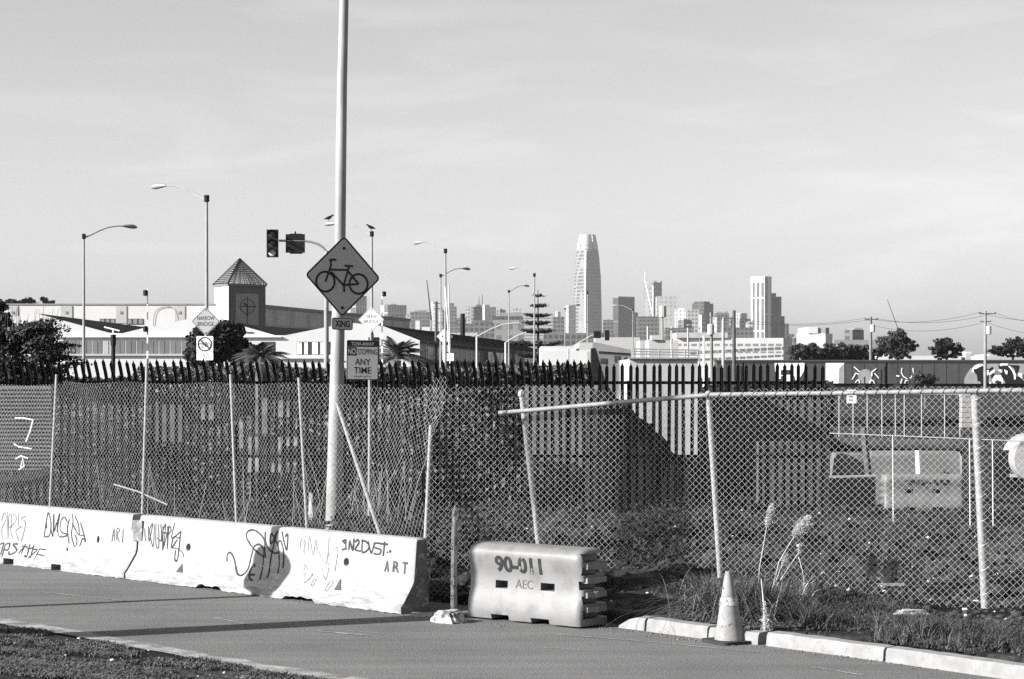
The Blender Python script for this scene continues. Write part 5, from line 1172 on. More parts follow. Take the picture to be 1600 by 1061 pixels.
sk('wide pale grey tower in front of the X-braced tower', 1026, 1060, 463, 4300, facade('pale_glass_grid', .36, .26, 9, 9, .5, .6), None, [(1044, 1060, 462, None, 'penthouse')])
sk('bright white stepped tower next to the wide pale one', 1056, 1072, 484, 3800, FW, None, [(1061, 1070, 481.5, None, 'penthouse')])
sk('pale grey slab joined to the bright stepped tower', 1071, 1093, 484, 3850, F1)
sk('dark tower with a chamfered top', 1082, 1116, 474, 4000, F3, 1100, [(1085, 1110, 471, None, 'penthouse')])
sk('grey tower with a crenellated dark top', 1118, 1139, 489, 3500, F2, None, [(1120, 1123, 486.5, M_CLADD, 'roof_box'), (1126, 1129, 487, M_CLADD, 'roof_box'), (1132, 1137, 486.5, M_CLADD, 'roof_box')])
sk('slim white tower among dark blocks', 1147, 1159, 489, 3600, FW)
sk('dark stepped block beside the slim white tower', 1158, 1175, 498, 3500, F3, None, [(1159, 1167, 489.5, None, 'upper_tier')])
sk('dark terraced tower stepping down away from the white grid tower', 1194, 1205.5, 432, 3350, F7, None, [], dl=.5)
t = sk('tall white grid tower with a blank white cap', 1176, 1195, 442, 3300, F6, None, [(1176, 1195, 432, M_WHITE, 'cap')])
D = 3360.
for a, b, y in ((1205.5, 1212.5, 458), (1212.5, 1221, 463.5), (1221, 1226, 494), (1226, 1232.5, 506), (1232.5, 1241, 522)):
    t2 = [o for o in bpy.data.objects if o.get('label', '').startswith('dark terraced tower')][0]
    mb = MB(); mb.box(PX(a, D), PX(b, D), D, D+60, 0, PZ(y, D)); mb.build('tier', F7, t2)
sk('dark flat block at the foot of the terraced tower', 1130, 1176, 512, 3000, F2)
sk('grey block at the foot of the bright stepped tower', 1040, 1084, 512, 2600, F2)
sk('low grey block in front of the ribbed tower', 598, 640, 516, 2500, M_CLADG); sk('low dark block in front of the squat dark tower', 640, 700, 517, 2300, F2); sk('low pale block behind the dark roof ridge', 700, 746, 520, 2200, F1)
sk('small white house-like block before the squat dark tower', 649, 656, 501, 2400, M_CLAD); sk('low white block before the pair of street lamps', 659, 672, 511, 2400, M_CLAD)
sk('grey terraced block under the twin-masted tower', 718, 772, 506, 2450, F2, None, [(738, 760, 500, None, 'upper_tier')]); sk('broad grey block in front of the overhanging roof', 770, 820, 500, 2700, facade('brick_block', .2, .1, 14, 14, .5, .5))
sk('low grey block between the tiered pine and the dark round-topped tower', 850, 960, 520, 2200, F2); sk('low white strip before the dark round-topped tower', 930, 1000, 527, 1600, M_CLADG)
for i, (a, b, y, d_, m_, lb) in enumerate(((634, 641, 492, 3900, F1, 'thin pale block squeezed between the ribbed tower and the squat dark tower'), (686, 699, 486, 3700, F5, 'pale striped slab right behind the stacked-crossarm pole'), (713, 728, 497, 3300, F2, 'low grey block between the stepped-top tower and the pale slab'),
  (776, 790, 484, 4300, F2, 'small grey tower peeping over the overhanging roof block'), (800, 815, 483, 4400, F1, 'pale tower top beside the tiered pine'), (868, 876, 487, 4400, FW, 'slim pale tower above the flat grey block'), (943, 958, 500, 3500, F2, 'grey block between the tallest skyscraper and the dark round-topped tower'),
  (989, 997, 488, 4200, F3, 'thin dark tower behind the round-topped tower'), (1047, 1057, 476, 4500, F2, 'grey tower top rising behind the wide pale grey tower'), (1092, 1104, 492, 3400, F1, 'pale block in front of the chamfered dark tower'), (1112, 1120, 494, 3300, FW, 'narrow white block next to the crenellated tower'),
  (1139, 1148, 497, 3400, F2, 'small grey block before the slim white tower'), (1168, 1177, 503, 3300, F1, 'small pale block touching the white grid tower'), (1060, 1082, 500, 3100, F2, 'grey block below the bright stepped tower'), (1240, 1250, 528, 2000, F2, 'tiny grey block beside the stepped white building'))):
    sk(lb, a, b, y, d_, m_, a+(b-a)*.38 if i % 2 else None, [((a*2+b)/3, (a+b*2)/3, y-1.6, M_CLADD, 'roof_plant')] if b-a > 8 else [])
# slim cranes
for lb, a, b, D in (('slim tower crane leaning back over the squat dark tower', (667, 438), (674, 500), 3500), ('faint tower crane leaning above the low trees', (1386, 468), (1404, 520), 2600)):
    t = thing('tower_crane', lb, 'crane', (PX(b[0], D), D, PZ(b[1], D)), 'tower cranes'); mb = MB(); mb.tube([W(*b, D), W(*a, D)], [1.5, .7], 4); mb.build('jib', M_BLACK if D > 3000 else M_CLADD, t); mb = MB(); mb.tube([W(b[0], b[1], D), W(b[0], 540, D)], 1.6, 4); mb.build('mast', M_CLADD, t)
for px, lb in ((748.5, 'shorter thin rooftop mast on the two-tone slender tower'), (753.5, 'taller thin mast standing nearer the bright slim tower')): mb = MB(); mb.tube([W(px, 480, 3890), W(px, 463 if px < 750 else 460, 3890)], [.9, .4], 4); o = mb.build('rooftop_mast', M_BLACK, loc=W(px, 480, 3890)); tag(o, lb, 'mast', 'twin rooftop masts')
# white hall and hospital-like blocks
t = block('white_hall', 'wide white hall with dark slots in front of the white grid tower', 1052, 1240, 528, 900, M_CLAD, 30, 1224, grp=GB, steps=[(1057, 1137, 519.5, M_CLADG, 'upper_storey')], dl=.02) 
D = 900.
for y0, y1 in ((537, 541), (549, 552)):
    for a in range(1056, 1222, 12): mb = MB(); quad_on(mb, a, a+9, y0, y1, D-1.0, .2, .2); mb.build('window', M_CLADD, t)
block('white_clinic', 'stepped white building with a dark band, above the low row of trees', 1245, 1303, 521, 1100, M_CLAD, 40, 1290, grp=GB, steps=[(1263, 1278, 511, None, 'upper_storey'), (1278, 1297, 512, M_CLADD, 'roof_plant')], dl=.02)
block('office_tower', 'isolated grey ribbed tower above the low row of trees', 1321, 1353, 515, 1900, F2, 40, 1332, grp=GT, steps=[(1335, 1348, 512, M_CLADD, 'penthouse')])
block('long_low_block', 'long flat dark block behind the low row of trees', 1303, 1420, 531, 1300, M_CLADD, 30, grp=GB)
block('rooftop_plant', 'pale low parapet running under the tall skyline towers', 1000, 1060, 532, 700, M_CLADG, 20, grp=GB)
D = 62.; t = thing('machine_house', 'small pale machine house with a chimney box above the roof railing', 'building', (PX(1024, 75), 75, 0)); D = 75.
mb = MB(); mb.box(PX(1014, D), PX(1040, D), D, D+2, 0, PZ(531, D)); mb.build('wall', M_CLADG, t); mb = MB(); mb.box(PX(1018, D), PX(1030, D), D-.1, D+1, PZ(531, D), PZ(524, D)); mb.build('upper_box', M_CLADG, t)
# ---------------------------------------------------------------- vegetation
def leafcloud(name, C, size, m, parent=None, loc=None, flat=0.0, aspect=.5, seed=1):
    """C (n,3) centres; one small pointed leaf-like quad at each"""
    g_ = np.random.default_rng(seed); n = len(C); sz = size*g_.uniform(.5, 1.4, n)[:, None]
    a = g_.normal(size=(n, 3)); a[:, 2] *= (1-flat); a /= np.linalg.norm(a, axis=1)[:, None]
    b = g_.normal(size=(n, 3)); b -= (b*a).sum(1)[:, None]*a; b /= np.linalg.norm(b, axis=1)[:, None]
    V = np.stack([C-a*sz, C+b*sz*aspect, C+a*sz, C-b*sz*aspect], 1).reshape(-1, 3)
    return npmesh(name, V, np.arange(4*n).reshape(-1, 4), m, parent, loc=loc)
def blades(name, P, h, wd, m, lean=.5, seed=2, parent=None, droop=.4, loc=None):
    g_ = np.random.default_rng(seed); n = len(P); H = (h if np.ndim(h) else np.full(n, h))*g_.uniform(.5, 1.3, n); th = g_.uniform(0, 2*np.pi, n); ph = g_.uniform(0, 2*np.pi, n)
    L_ = H*lean*g_.uniform(.2, 1.3, n); sx = np.cos(ph)*wd/2; sy = np.sin(ph)*wd/2; V = np.zeros((n, 6, 3))
    for k, (t_, w_) in enumerate(((0, 1), (.55, .8), (1, .15))):
        x = P[:, 0]+np.cos(th)*L_*t_**1.7; y = P[:, 1]+np.sin(th)*L_*t_**1.7; z = P[:, 2]+H*(t_-droop*lean*t_**3*.6)
        V[:, 2*k] = np.stack([x-sx*w_, y-sy*w_, z], -1); V[:, 2*k+1] = np.stack([x+sx*w_, y+sy*w_, z], -1)
    q = np.arange(n)[:, None]*6; f = np.concatenate([q+np.array([[0, 1, 3, 2]]), q+np.array([[2, 3, 5, 4]])])
    return npmesh(name, V.reshape(-1, 3), f, m, parent, loc=loc)
def scatter_n(n, s0, s1, n0, n1, seed):
    g_ = np.random.default_rng(seed); s = g_.uniform(s0, s1, n); m = g_.uniform(n0, n1, n); X = DX*s+NX*m; Y = DY*s+NY*m; return np.stack([X, Y, terr(X, Y)], -1), s, m
# turf on the near verge
P, s, m = scatter_n(170000, -22, -9.0, 6.9, 11.28, 5); keep = (fbm(P[:, 0]*1.6, P[:, 1]*1.6, 4, 12) > -.1+1.6*np.clip(m-10.85, 0, 1)) & (P[:, 0] > -.3*P[:, 1]) & (P[:, 1] > 15.5); P = P[keep]; hh = .02+.045*np.clip(fbm(P[:, 0]*3, P[:, 1]*3, 3, 8)+.5, 0, 1)
tag(blades('turf', P, hh, .011, M_GRASS, 1.1, 3), kind='stuff')
tag(leafcloud('clover', P[::3]+np.array([0, 0, .015]), .013, M_GRASS, flat=.6, aspect=.8, seed=4), kind='stuff')
def stones(name, P, r0, r1, m, seed, label=None):
    g_ = np.random.default_rng(seed); t = (1+5**.5)/2
    ico = np.array([(-1, t, 0), (1, t, 0), (-1, -t, 0), (1, -t, 0), (0, -1, t), (0, 1, t), (0, -1, -t), (0, 1, -t), (t, 0, -1), (t, 0, 1), (-t, 0, -1), (-t, 0, 1)])/1.9
    fc = np.array([(0, 11, 5), (0, 5, 1), (0, 1, 7), (0, 7, 10), (0, 10, 11), (1, 5, 9), (5, 11, 4), (11, 10, 2), (10, 7, 6), (7, 1, 8), (3, 9, 4), (3, 4, 2), (3, 2, 6), (3, 6, 8), (3, 8, 9), (4, 9, 5), (2, 4, 11), (6, 2, 10), (8, 6, 7), (9, 8, 1)])
    n = len(P); r = r0*(r1/r0)**(g_.uniform(0, 1, n)**2.2); V = ico[None]*g_.uniform(.6, 1.25, (n, 12, 1))*r[:, None, None]*g_.uniform(.6, 1.3, (n, 1, 3))*np.array([1, 1, .7])+P[:, None, :]
    o = npmesh(name, V.reshape(-1, 3), (fc[None]+np.arange(n)[:, None, None]*12).reshape(-1, 3), m); tag(o, kind='stuff'); return o
P2, _, _ = scatter_n(260, -22, -9, 9, 11.3, 15); stones('pale_pebbles', P2, .006, .03, mat('pebble', .45, .3, 9, .9), 3)
# dirt clods in the yard
n = 15000; g_ = np.random.default_rng(3); Y = 21.6+26*g_.uniform(0, 1, n)**1.3; X = g_.uniform(-.05, .27, n)*Y; nn = NX*X+NY*Y; k = (nn > 16.3) & (fbm(X*1.1, Y*.9, 4, 21) > -.1); P = np.stack([X, Y, terr(X, Y)+.0], -1)[k]
stones('dirt_clods', P, .012, .075, mat('clod', .035, .5, 3, .95), 5); 
kk = P[:, 1] > 25; Pk = P[kk][::6]; stones('soil_lumps', Pk+np.array([.11, -.06, .02]), .06, .17, mat('dark_soil_lump', .022, .5, 3, .95), 25)
k = g_.uniform(0, 1, len(P)) < .05; stones('rubble', P[k]+np.array([.07, .05, .01]), .01, .06, mat('pale_rubble', .42, .3, 6, .9), 6)
# gravel along the kerb
g_ = np.random.default_rng(8); s = g_.uniform(-15.6, -11, 900); m = 15.62-np.abs(g_.normal(0, .13, 900)); P = np.stack([DX*s+NX*m, DY*s+NY*m, np.full(900, .003)], -1); P3, s3, m3 = scatter_n(700, -22, -16, 14.75, 15.12, 44); P = np.concatenate([P, np.stack([P3[:, 0], P3[:, 1], 0*P3[:, 2]+.003], -1)]); stones('gravel', P, .003, .014, mat('kerb_gravel', .12, .6, 20, .9), 7)
# low weeds on the kerbside verge and the yard
P, s, m = scatter_n(90000, -18, -8.5, 15.95, 18.6, 9); X, Y = P[:, 0], P[:, 1]; px = CX+X/Y*F
w_ = 1.7*fbm(X*1.5, Y*1.5, 5, 33)+.13*(m < 17)+.16*(px > 1230)-.1*((px > 930) & (px < 1060)); k = (w_ > .08) & (px > 690); P = P[k]; hh = (.02+.42*np.clip(w_[k]-.08, 0, .6))*np.where(np.abs(px[k]-1165) < 90, .12, 1.)*np.where(m[k] < 16.2, .45, 1.)*np.where(m[k] > 17, .4, 1)
tag(blades('verge_weeds', P, hh, .010, M_WEED, .7, 11), kind='stuff'); tag(leafcloud('verge_leaves', P[::2]+np.stack([0*hh[::2], 0*hh[::2], hh[::2]*.35], -1), .016, M_WEED, flat=.3, aspect=.6, seed=12), kind='stuff')
P9, s9, m9 = scatter_n(5200, -18, -8.5, 16.0, 18.2, 39); px9 = CX+P9[:, 0]/P9[:, 1]*F; k9 = (fbm(P9[:, 0]*1.1, P9[:, 1]*1.1, 4, 77) > .1) & (px9 > 1225); P9 = P9[k9]
tag(blades('tall_weeds', P9, .28, .009, M_GRASS, .8, 41), kind='stuff')
n = 26000; g_ = np.random.default_rng(19); Y = 26.5+9*g_.uniform(0, 1, n); px = g_.uniform(640, 1200, n); X = (px-CX)/F*Y; k = (NX*X+NY*Y > 17.3) & (fbm(X*1.2, Y*1.2, 4, 55) > -.06); P = np.stack([X, Y, terr(X, Y)+.22*g_.uniform(0, 1, n)**1.5], -1)[k]; tag(leafcloud('mound_scrub', P, .028, leafmat('scrub_leaves', .022, 2), seed=29, aspect=.5), kind='stuff')
n = 60000; g_ = np.random.default_rng(13); Y = 23+22*g_.uniform(0, 1, n)**1.2; X = g_.uniform(-.05, .26, n)*Y; w_ = fbm(X*.8, Y*.7, 4, 51); px = CX+X/Y*F; k = (w_ > .02-.12*(px < 1190)*(Y > 27)) & (NX*X+NY*Y > 17); P = np.stack([X, Y, terr(X, Y)], -1)[k]
tag(blades('yard_weeds', P, .05+.35*np.clip(w_[k]+.05, 0, .5), .013, leafmat('yard_weed', .03, 2), .9, 14), kind='stuff')
# rough dark undergrowth behind the barriers
n = 150000; g_ = np.random.default_rng(17); s = g_.uniform(-40, -12, n); m = 16.35+18*g_.uniform(0, 1, n)**1.1; X = DX*s+NX*m; Y = DY*s+NY*m; px = CX+X/Y*F; hgt = np.clip(.38+.9*fbm(X*.45, Y*.4, 4, 61), .05, 1.0)*np.where(px > 600, .55, 1.)
k = (px > -60) & (px < 900-200*(Y < 27)) & (Y < 41.5) & ((px < 640) | (Y > 26.5)) & ((px < 820) | (w_.mean() > 9)); z = terr(X, Y)+hgt*g_.uniform(0, 1, n)**.7; P = np.stack([X, Y, z], -1)[k]
tag(leafcloud('undergrowth', P, .045, leafmat('undergrowth_leaves', .022, 1.5), seed=18, aspect=.55), kind='stuff')
def hedge(name, label, pxs, tops, Y0, Y1, zb, dens, lf, m, seed, kind=None, cat='hedge', grp=None):
    g_ = np.random.default_rng(seed); n = dens; px = g_.uniform(pxs[0], pxs[-1], n); Y = g_.uniform(Y0, Y1, n); X = (px-CX)/F*Y; top = EYE-(np.interp(px, pxs, tops)-HY)/F*Y
    top = top+(.12 if name == 'hedge' else .4)*(top-zb)*fbm(X*.35, Y*.4, 4, seed); t_ = g_.uniform(0, 1, n)**.75; z = zb+(top-zb)*t_; z = z+.12*g_.normal(size=n)*0
    o = leafcloud(name, np.stack([X, Y, z], -1), lf, m, loc=(PX((pxs[0]+pxs[-1])/2, Y0), Y0, zb), seed=seed); tag(o, label, cat, grp, kind); return o
hedge('undergrowth_bank', None, [-60, 240, 330, 390, 470, 600, 690, 740, 800, 815], [632, 640, 668, 655, 668, 640, 628, 640, 692, 720], 46, 52, -.7, 110000, .06, leafmat('bank_leaves', .085, 1.2), 71, 'stuff', None)
hedge('hedge', 'long dark clipped hedge behind the curled palisade tips, below the white warehouse', [205, 216, 330, 500, 640, 700, 840, 880, 925], [588, 573, 576, 578, 574, 578, 577, 574, 576], 74, 77, -.6, 60000, .12, leafmat('hedge_leaves', .065, 1.), 73, grp='hedges')
hedge('hedge', 'lower dark hedge at the foot of the white warehouse, near the wind-bent bush', [-40, 80, 215], [590, 593, 590], 72, 75, -.6, 16000, .12, M_LEAF, 75, grp='hedges')
hedge('scrub', None, [1290, 1420, 1500, 1640], [653, 652, 652, 650], 121, 127, -.6, 26000, .14, M_LEAF, 77, 'stuff', None)
hedge('scrub', None, [1090, 1200, 1300], [600, 602, 604], 95, 100, -.6, 12000, .14, M_LEAF, 79, 'stuff', None)
def tree(label, blobs, D, m, zb=None, leaf=.16, dens=260, seed=1, name='tree', trunk=None, grp='trees around the yard', cat='tree', stick=0):
    """blobs: (px, py, rx, ry) crown lobes"""
    g_ = np.random.default_rng(seed); k = D/F; zb = gz(D)-.2 if zb is None else zb; cx = sum(b[0] for b in blobs)/len(blobs) if trunk is None else trunk
    t = thing(name, label, cat, (PX(cx, D), D, zb), grp); C = []
    for bx, by, rx, ry in blobs:
        nb = max(9, int(rx*ry*.24)); 
        for _ in range(nb):
            v = g_.normal(size=3); v /= np.linalg.norm(v); v *= g_.uniform(.15, 1.18)**.7; c = np.array([PX(bx, D)+v[0]*rx*k, D+v[1]*rx*k*.8, PZ(by, D)+v[2]*ry*k]); r = g_.uniform(.12, .36)*min(rx, ry)*k+.08
            q = g_.normal(size=(dens//6, 3)); q /= np.linalg.norm(q, axis=1)[:, None]; q *= g_.uniform(.2, 1, (len(q), 1))**.5; C.append(c+q*r*np.array([1.3, 1.3, .8]))
    C = np.concatenate(C); leafcloud('crown', C, leaf, m, t, seed=seed)
    ztop = PZ(min(b[1] for b in blobs), D); zc = PZ(max(b[1]+b[3]*.4 for b in blobs), D); bs = Vector((PX(cx, D), D, zb)); mb = MB()
    mb.tube([bs, Vector((bs.x, D, zc)), Vector((bs.x+.1, D, (zc+ztop)/2))], [.03*(ztop-zb)+.05, .02*(ztop-zb)+.04, .03], 7)
    for b in blobs: mb.tube([Vector((bs.x, D, zc-.2)), W(b[0], b[1], D)], [.06, .02], 5)
    mb.build('trunk', M_BARK, t); return t
tree('round dark tree behind the NARROW BRIDGE sign', [(340, 535, 38, 24), (350, 518, 26, 14), (318, 552, 26, 20), (372, 552, 20, 20)], 105, M_LEAF, leaf=.13, seed=3, dens=420)
tree('tall loose tree above the boxcar with the horn-like lines', [(1400, 536, 24, 17), (1406, 523, 12, 8), (1425, 543, 9, 10), (1384, 545, 12, 9), (1396, 553, 16, 5), (1372, 550, 6, 5), (1405, 557, 16, 4), (1416, 530, 6, 5)], 280, M_LEAF2, leaf=.19, seed=5)
tree('rounded dark tree just before the pale utility pole', [(1478, 543, 22, 13), (1480, 534, 13, 7), (1496, 549, 9, 6), (1466, 551, 9, 6), (1485, 555, 16, 5), (1470, 557, 10, 4)], 285, M_LEAF, leaf=.19, seed=7)
tree('dark tree clump at the far edge of the view above the bear mural', [(1585, 540, 20, 11), (1555, 547, 10, 7), (1605, 540, 18, 12), (1570, 552, 16, 5), (1590, 555, 16, 4), (1590, 531, 8, 5)], 290, M_LEAF, leaf=.19, seed=9)
for i, (px, ry) in enumerate(((1248, 9), (1268, 11), (1288, 10), (1309, 12), (1330, 10), (1347, 9), (1371, 6))):
    tree(['first low tree beside the corner of the white hall', 'low bushy tree below the stepped white building', 'low tree at the end of the stepped white building', 'tallest tree of the low row, before the long flat dark block', 'low tree right below the isolated ribbed tower',
          'last low tree before the wooden utility pole', 'small round shrub-like tree behind the wooden utility pole'][i], [(px, 552, 14 if px < 1360 else 7, ry+2), (px+6, 546, 7, ry*.6), (px-9, 558, 8, 6)], 275+i, M_LEAF2, leaf=.2, seed=20+i, dens=330)
tree('dark treetops showing over the roof of the long white warehouse', [(20, 472, 14, 4), (45, 471, 16, 4), (68, 469, 8, 5), (80, 473, 12, 3)], 385, M_LEAF, leaf=.35, seed=31, zb=1.2)
tree('dark overhanging branch end at the edge of the view', [(2, 500, 12, 12), (0, 478, 10, 6)], 60, M_LEAF, leaf=.07, seed=33, dens=150, zb=-.5)
# wind-bent bush
D = 58.; t = thing('bush', 'dark wind-bent bush with bare twigs before the white warehouse', 'bush', (PX(45, D), D, -.6)); C = []; g_ = np.random.default_rng(41); mb = MB(); mt = MB()
for i in range(260):
    a = g_.uniform(-.1, 1.25)*(1 if g_.uniform() < .85 else -1); L_ = g_.uniform(.5, 1.95)*(1 if a > 0 else .8); y = D+g_.uniform(-.8, .8); x0 = PX(g_.uniform(-30, 78), D); z0 = g_.uniform(-.2, 3.75)
    L_ *= 1-.12*max(0, z0); e = Vector((x0+L_*math.sin(a), y, min(4.25, z0+L_*math.cos(a)*.6))); mid = Vector((x0, y, z0)).lerp(e, .6)+Vector((0, 0, .12)); mb.tube([(x0, y, z0), mid, e], [.02, .012, .004], 4)
    nL = 130; t_ = g_.uniform(.2, 1, nL)[:, None]; c = np.array(Vector((x0, y, z0)))*(1-t_)+np.array(e)*t_+np.array([0, 0, .12])*np.sin(t_*3.1); C.append(c+g_.normal(size=(nL, 3))*np.array([.11, .11, .05]))
leafcloud('crown', np.concatenate(C), .06, M_LEAF, t, seed=42)
for i in range(26): x0 = PX(g_.uniform(0, 90), D); mt.tube([(x0, D, 3.0), (x0+g_.uniform(-.1, .5), D, g_.uniform(3.8, 4.6))], [.012, .004], 4)
for i in range(6): x0 = PX(g_.uniform(0, 70), D); mb.tube([(x0, D, -.6), (x0+.15, D, 2.)], [.07, .03], 6)
mb.build('branch', M_BARK, t); mt.build('twig', M_BARK, t)
# shrub before the second boxcar
tree('small wispy bush in front of the second boxcar', [(1440, 590, 19, 9), (1452, 594, 14, 7)], 160, M_LEAF2, leaf=.1, seed=45, dens=150, name='bush', cat='bush', grp=None)
# palms
def palm(label, px, py, D, R_, n, seed):
    g_ = np.random.default_rng(seed); k = D/F; zb = gz(D)-.2; t = thing('palm_tree', label, 'palm', (PX(px, D), D, zb), 'palms behind the fence'); c = W(px, py, D)
    mb = MB(); mb.tube([(c.x, D, zb), (c.x, D, c.z-.15)], [.25, .2], 9); mb.build('trunk', M_BARK, t); V = []; Fc = []; b = 0
    for i in range(n):
        az = g_.uniform(0, 2*math.pi); el = g_.uniform(.1, 1.35); L_ = R_*k*g_.uniform(.85, 1.15); pts = []
        for j in range(13):
            q = j/12; r = L_*(math.cos(el)*q+.12*q*q); z = L_*(math.sin(el)*q-(.75-.25*el)*q*q*1.05); pts.append(np.array([c.x+r*math.cos(az), D+r*math.sin(az), c.z+z]))
        for j in range(12):
            d = pts[j+1]-pts[j]; d /= np.linalg.norm(d)+1e-9; sd_ = np.cross(d, [0, 0, 1]); sd_ /= np.linalg.norm(sd_)+1e-9; ll = L_*.2*math.sin(math.pi*min(1, (j+1.5)/13))+.04
            for u in (0., .5):
                o = pts[j]+(pts[j+1]-pts[j])*u
                for s_ in (1, -1): tip = o+sd_*s_*ll*.8+d*ll*.7-np.array([0, 0, ll*.35]); V += [o-d*.018*L_, o+d*.018*L_, tip]; Fc.append((b, b+1, b+2)); b += 3
    npmesh('fronds', np.array(V), np.array(Fc), M_FROND, t)
palm('large palm with drooping fronds under the DRAW BRIDGE diamond', 622, 560, 140, 58, 85, 51); palm('palm with arching fronds beside the curtained window', 408, 562, 72, 52, 70, 52)
# tiered pine
D = 245.; k = D/F; t = thing('norfolk_pine', 'tiered pine with flat whorls of branches standing clear against the skyline', 'tree', (PX(841, D), D, gz(D)), 'trees around the yard'); C = []; mb = MB(); mb.tube([(PX(841, D), D, gz(D)), (PX(840.5, D), D, PZ(452, D))], [.28, .04], 7); mb.build('trunk', M_BARK, t); mb = MB(); g_ = np.random.default_rng(61)
for y, wd in ((461, 6), (477, 24), (492, 36), (504, 42), (517, 52), (537, 78), (555, 74), (570, 70)):
    nb = 9 if y > 465 else 4
    for i in range(nb):
        az = 2*math.pi*(i+g_.uniform(-.3, .3))/nb; L_ = wd/2*k*g_.uniform(.75, 1.15); o = np.array([PX(841, D), D, PZ(y+1, D)]); e = o+np.array([L_*math.cos(az), L_*math.sin(az), .12*L_]); mb.tube([o, (o+e)/2-np.array([0, 0, .04*L_]), e], [.05, .04, .02], 4)
        nL = int(60+L_*70); q = g_.uniform(.1, 1, nL)[:, None]; C.append(o*(1-q)+e*q-np.array([0, 0, .10*L_])*np.sin(q*3.1)+g_.normal(size=(nL, 3))*np.array([.16, .16, .05])*(.5+q))
mb.build('branch', M_BARK, t); leafcloud('foliage', np.concatenate(C), .13, M_LEAF, t, seed=62)
# pampas clump and its plumes
Yc = 22.1; t = thing('pampas_grass', 'clump of arching pampas grass with pale plumes beside the traffic cone', 'grass clump', (PX(1170, Yc), Yc, .1)); g_ = np.random.default_rng(81); V = []; Fc = []; b = 0
def archblade(x, y, z, az, L_, el, wd):
    global b
    pts = []
    for j in range(8): q = j/7; pts.append(np.array([x+math.cos(az)*L_*(math.cos(el)*q+.1*q*q), y+math.sin(az)*L_*(math.cos(el)*q+.1*q*q), z+L_*(math.sin(el)*q-.8*q*q*(.5+.5*math.cos(el)))]))
    s_ = np.array([-math.sin(az), math.cos(az), 0])*wd/2
    for j, p in enumerate(pts): w_ = 1-.9*(j/7)**1.5; V.extend([p-s_*w_, p+s_*w_])
    for j in range(7): Fc.append((b+2*j, b+2*j+1, b+2*j+3, b+2*j+2))
    b += 16
for i in range(2600):
    px = g_.normal(*((1118, 20), (1185, 20), (1165, 45))[i % 3]); y = Yc+g_.normal(-.15, .2); x = PX(px, y)
    if NX*x+NY*y < 15.95: continue
    archblade(x, y, tz(x, y)-.02, g_.uniform(0, 2*math.pi), g_.uniform(.45, 1.1), g_.uniform(.35, 1.45), .011)
npmesh('leaves', np.array(V), np.array(Fc), leafmat('pampas_leaf', .08, 6), t)
V = []; Fc = []; b = 0
for i in range(120):
    px = g_.normal(1170, 55); y = Yc+g_.normal(-.1, .2); x = PX(px, y)
    if NX*x+NY*y < 15.95: continue
    archblade(x, y, tz(x, y)+.05, g_.uniform(0, 2*math.pi), g_.uniform(.4, .9), g_.uniform(.5, 1.3), .008)
npmesh('dry_leaves', np.array(V), np.array(Fc), M_DRY, t)
for st, (hx, hy, ex, ey, r) in (([(1183, 930), (1187, 885), (1198, 823)], (1199, 822, 1207, 788, 6)), ([(1200, 950), (1217, 878), (1242, 836)], (1242, 836, 1266, 808, 9)), ([(1210, 915), (1219, 890), (1224, 880)], (1224, 882, 1229, 868, 4)), ([(1212, 918), (1234, 884), (1249, 862)], (1249, 862, 1250, 850, 1.5)), ([(1248, 870), (1254, 892), (1257, 912)], (1257, 910, 1259, 930, 3))):
    y = 22.5; mb = MB(); mb.tube([W(*q, y) for q in st], [.006, .005, .004], 5); mb.build('stem', M_DRY, t)
    a, c = np.array(W(hx, hy, y)), np.array(W(ex, ey, y)); n = int(620*r); q = g_.uniform(0, 1, n)[:, None]; rr_ = (r*y/F)*np.sin(np.pi*np.clip(q*.9+.07, 0, 1))**.7*.75
    leafcloud('plume', a*(1-q)+c*q+g_.normal(size=(n, 3))*rr_*.62, .014, M_DRY, t, aspect=.14, seed=int(ex))
# bent dry tuft standing in the kerb gap
y = 20.9; o = gnd(1197, 1004); t = thing('dry_tuft', 'pale dry bent tuft standing in the gap of the kerb', 'dry grass', o); y = o.y; mb = MB(); mb.tube([W(1196, 1004, y), W(1194, 950, y), W(1189.5, 904, y)], [.02, .010, .005], 6); mb.build('stem', M_DRY, t)
n = 900; q = g_.uniform(0, 1, n)[:, None]; a = np.array(W(1198, 1003, y)); c = np.array(W(1194, 940, y)); leafcloud('tuft', a*(1-q)+c*q+g_.normal(size=(n, 3))*(.034*(1-q)+.003), .022, M_DRY, t, aspect=.1, seed=88)
# dry stalks behind the curled pales and along the leaning post
g_ = np.random.default_rng(91); mb = MB()
for i in range(55):
    px = random.choice((g_.uniform(150, 480), g_.uniform(470, 640), g_.uniform(470, 640))); y = g_.uniform(28, 40); x = PX(px, y); z = tz(x, y); L_ = g_.uniform(.5, 1.5); dx_ = g_.normal(0, .25)
    mb.tube([(x, y, z), (x+dx_*.5, y, z+L_*.6), (x+dx_, y+.1, z+L_)], [.007, .006, .004], 4)
tag(mb.build('dry_stalks', mat('old_stalk', .17, .4, 3)), kind='stuff')

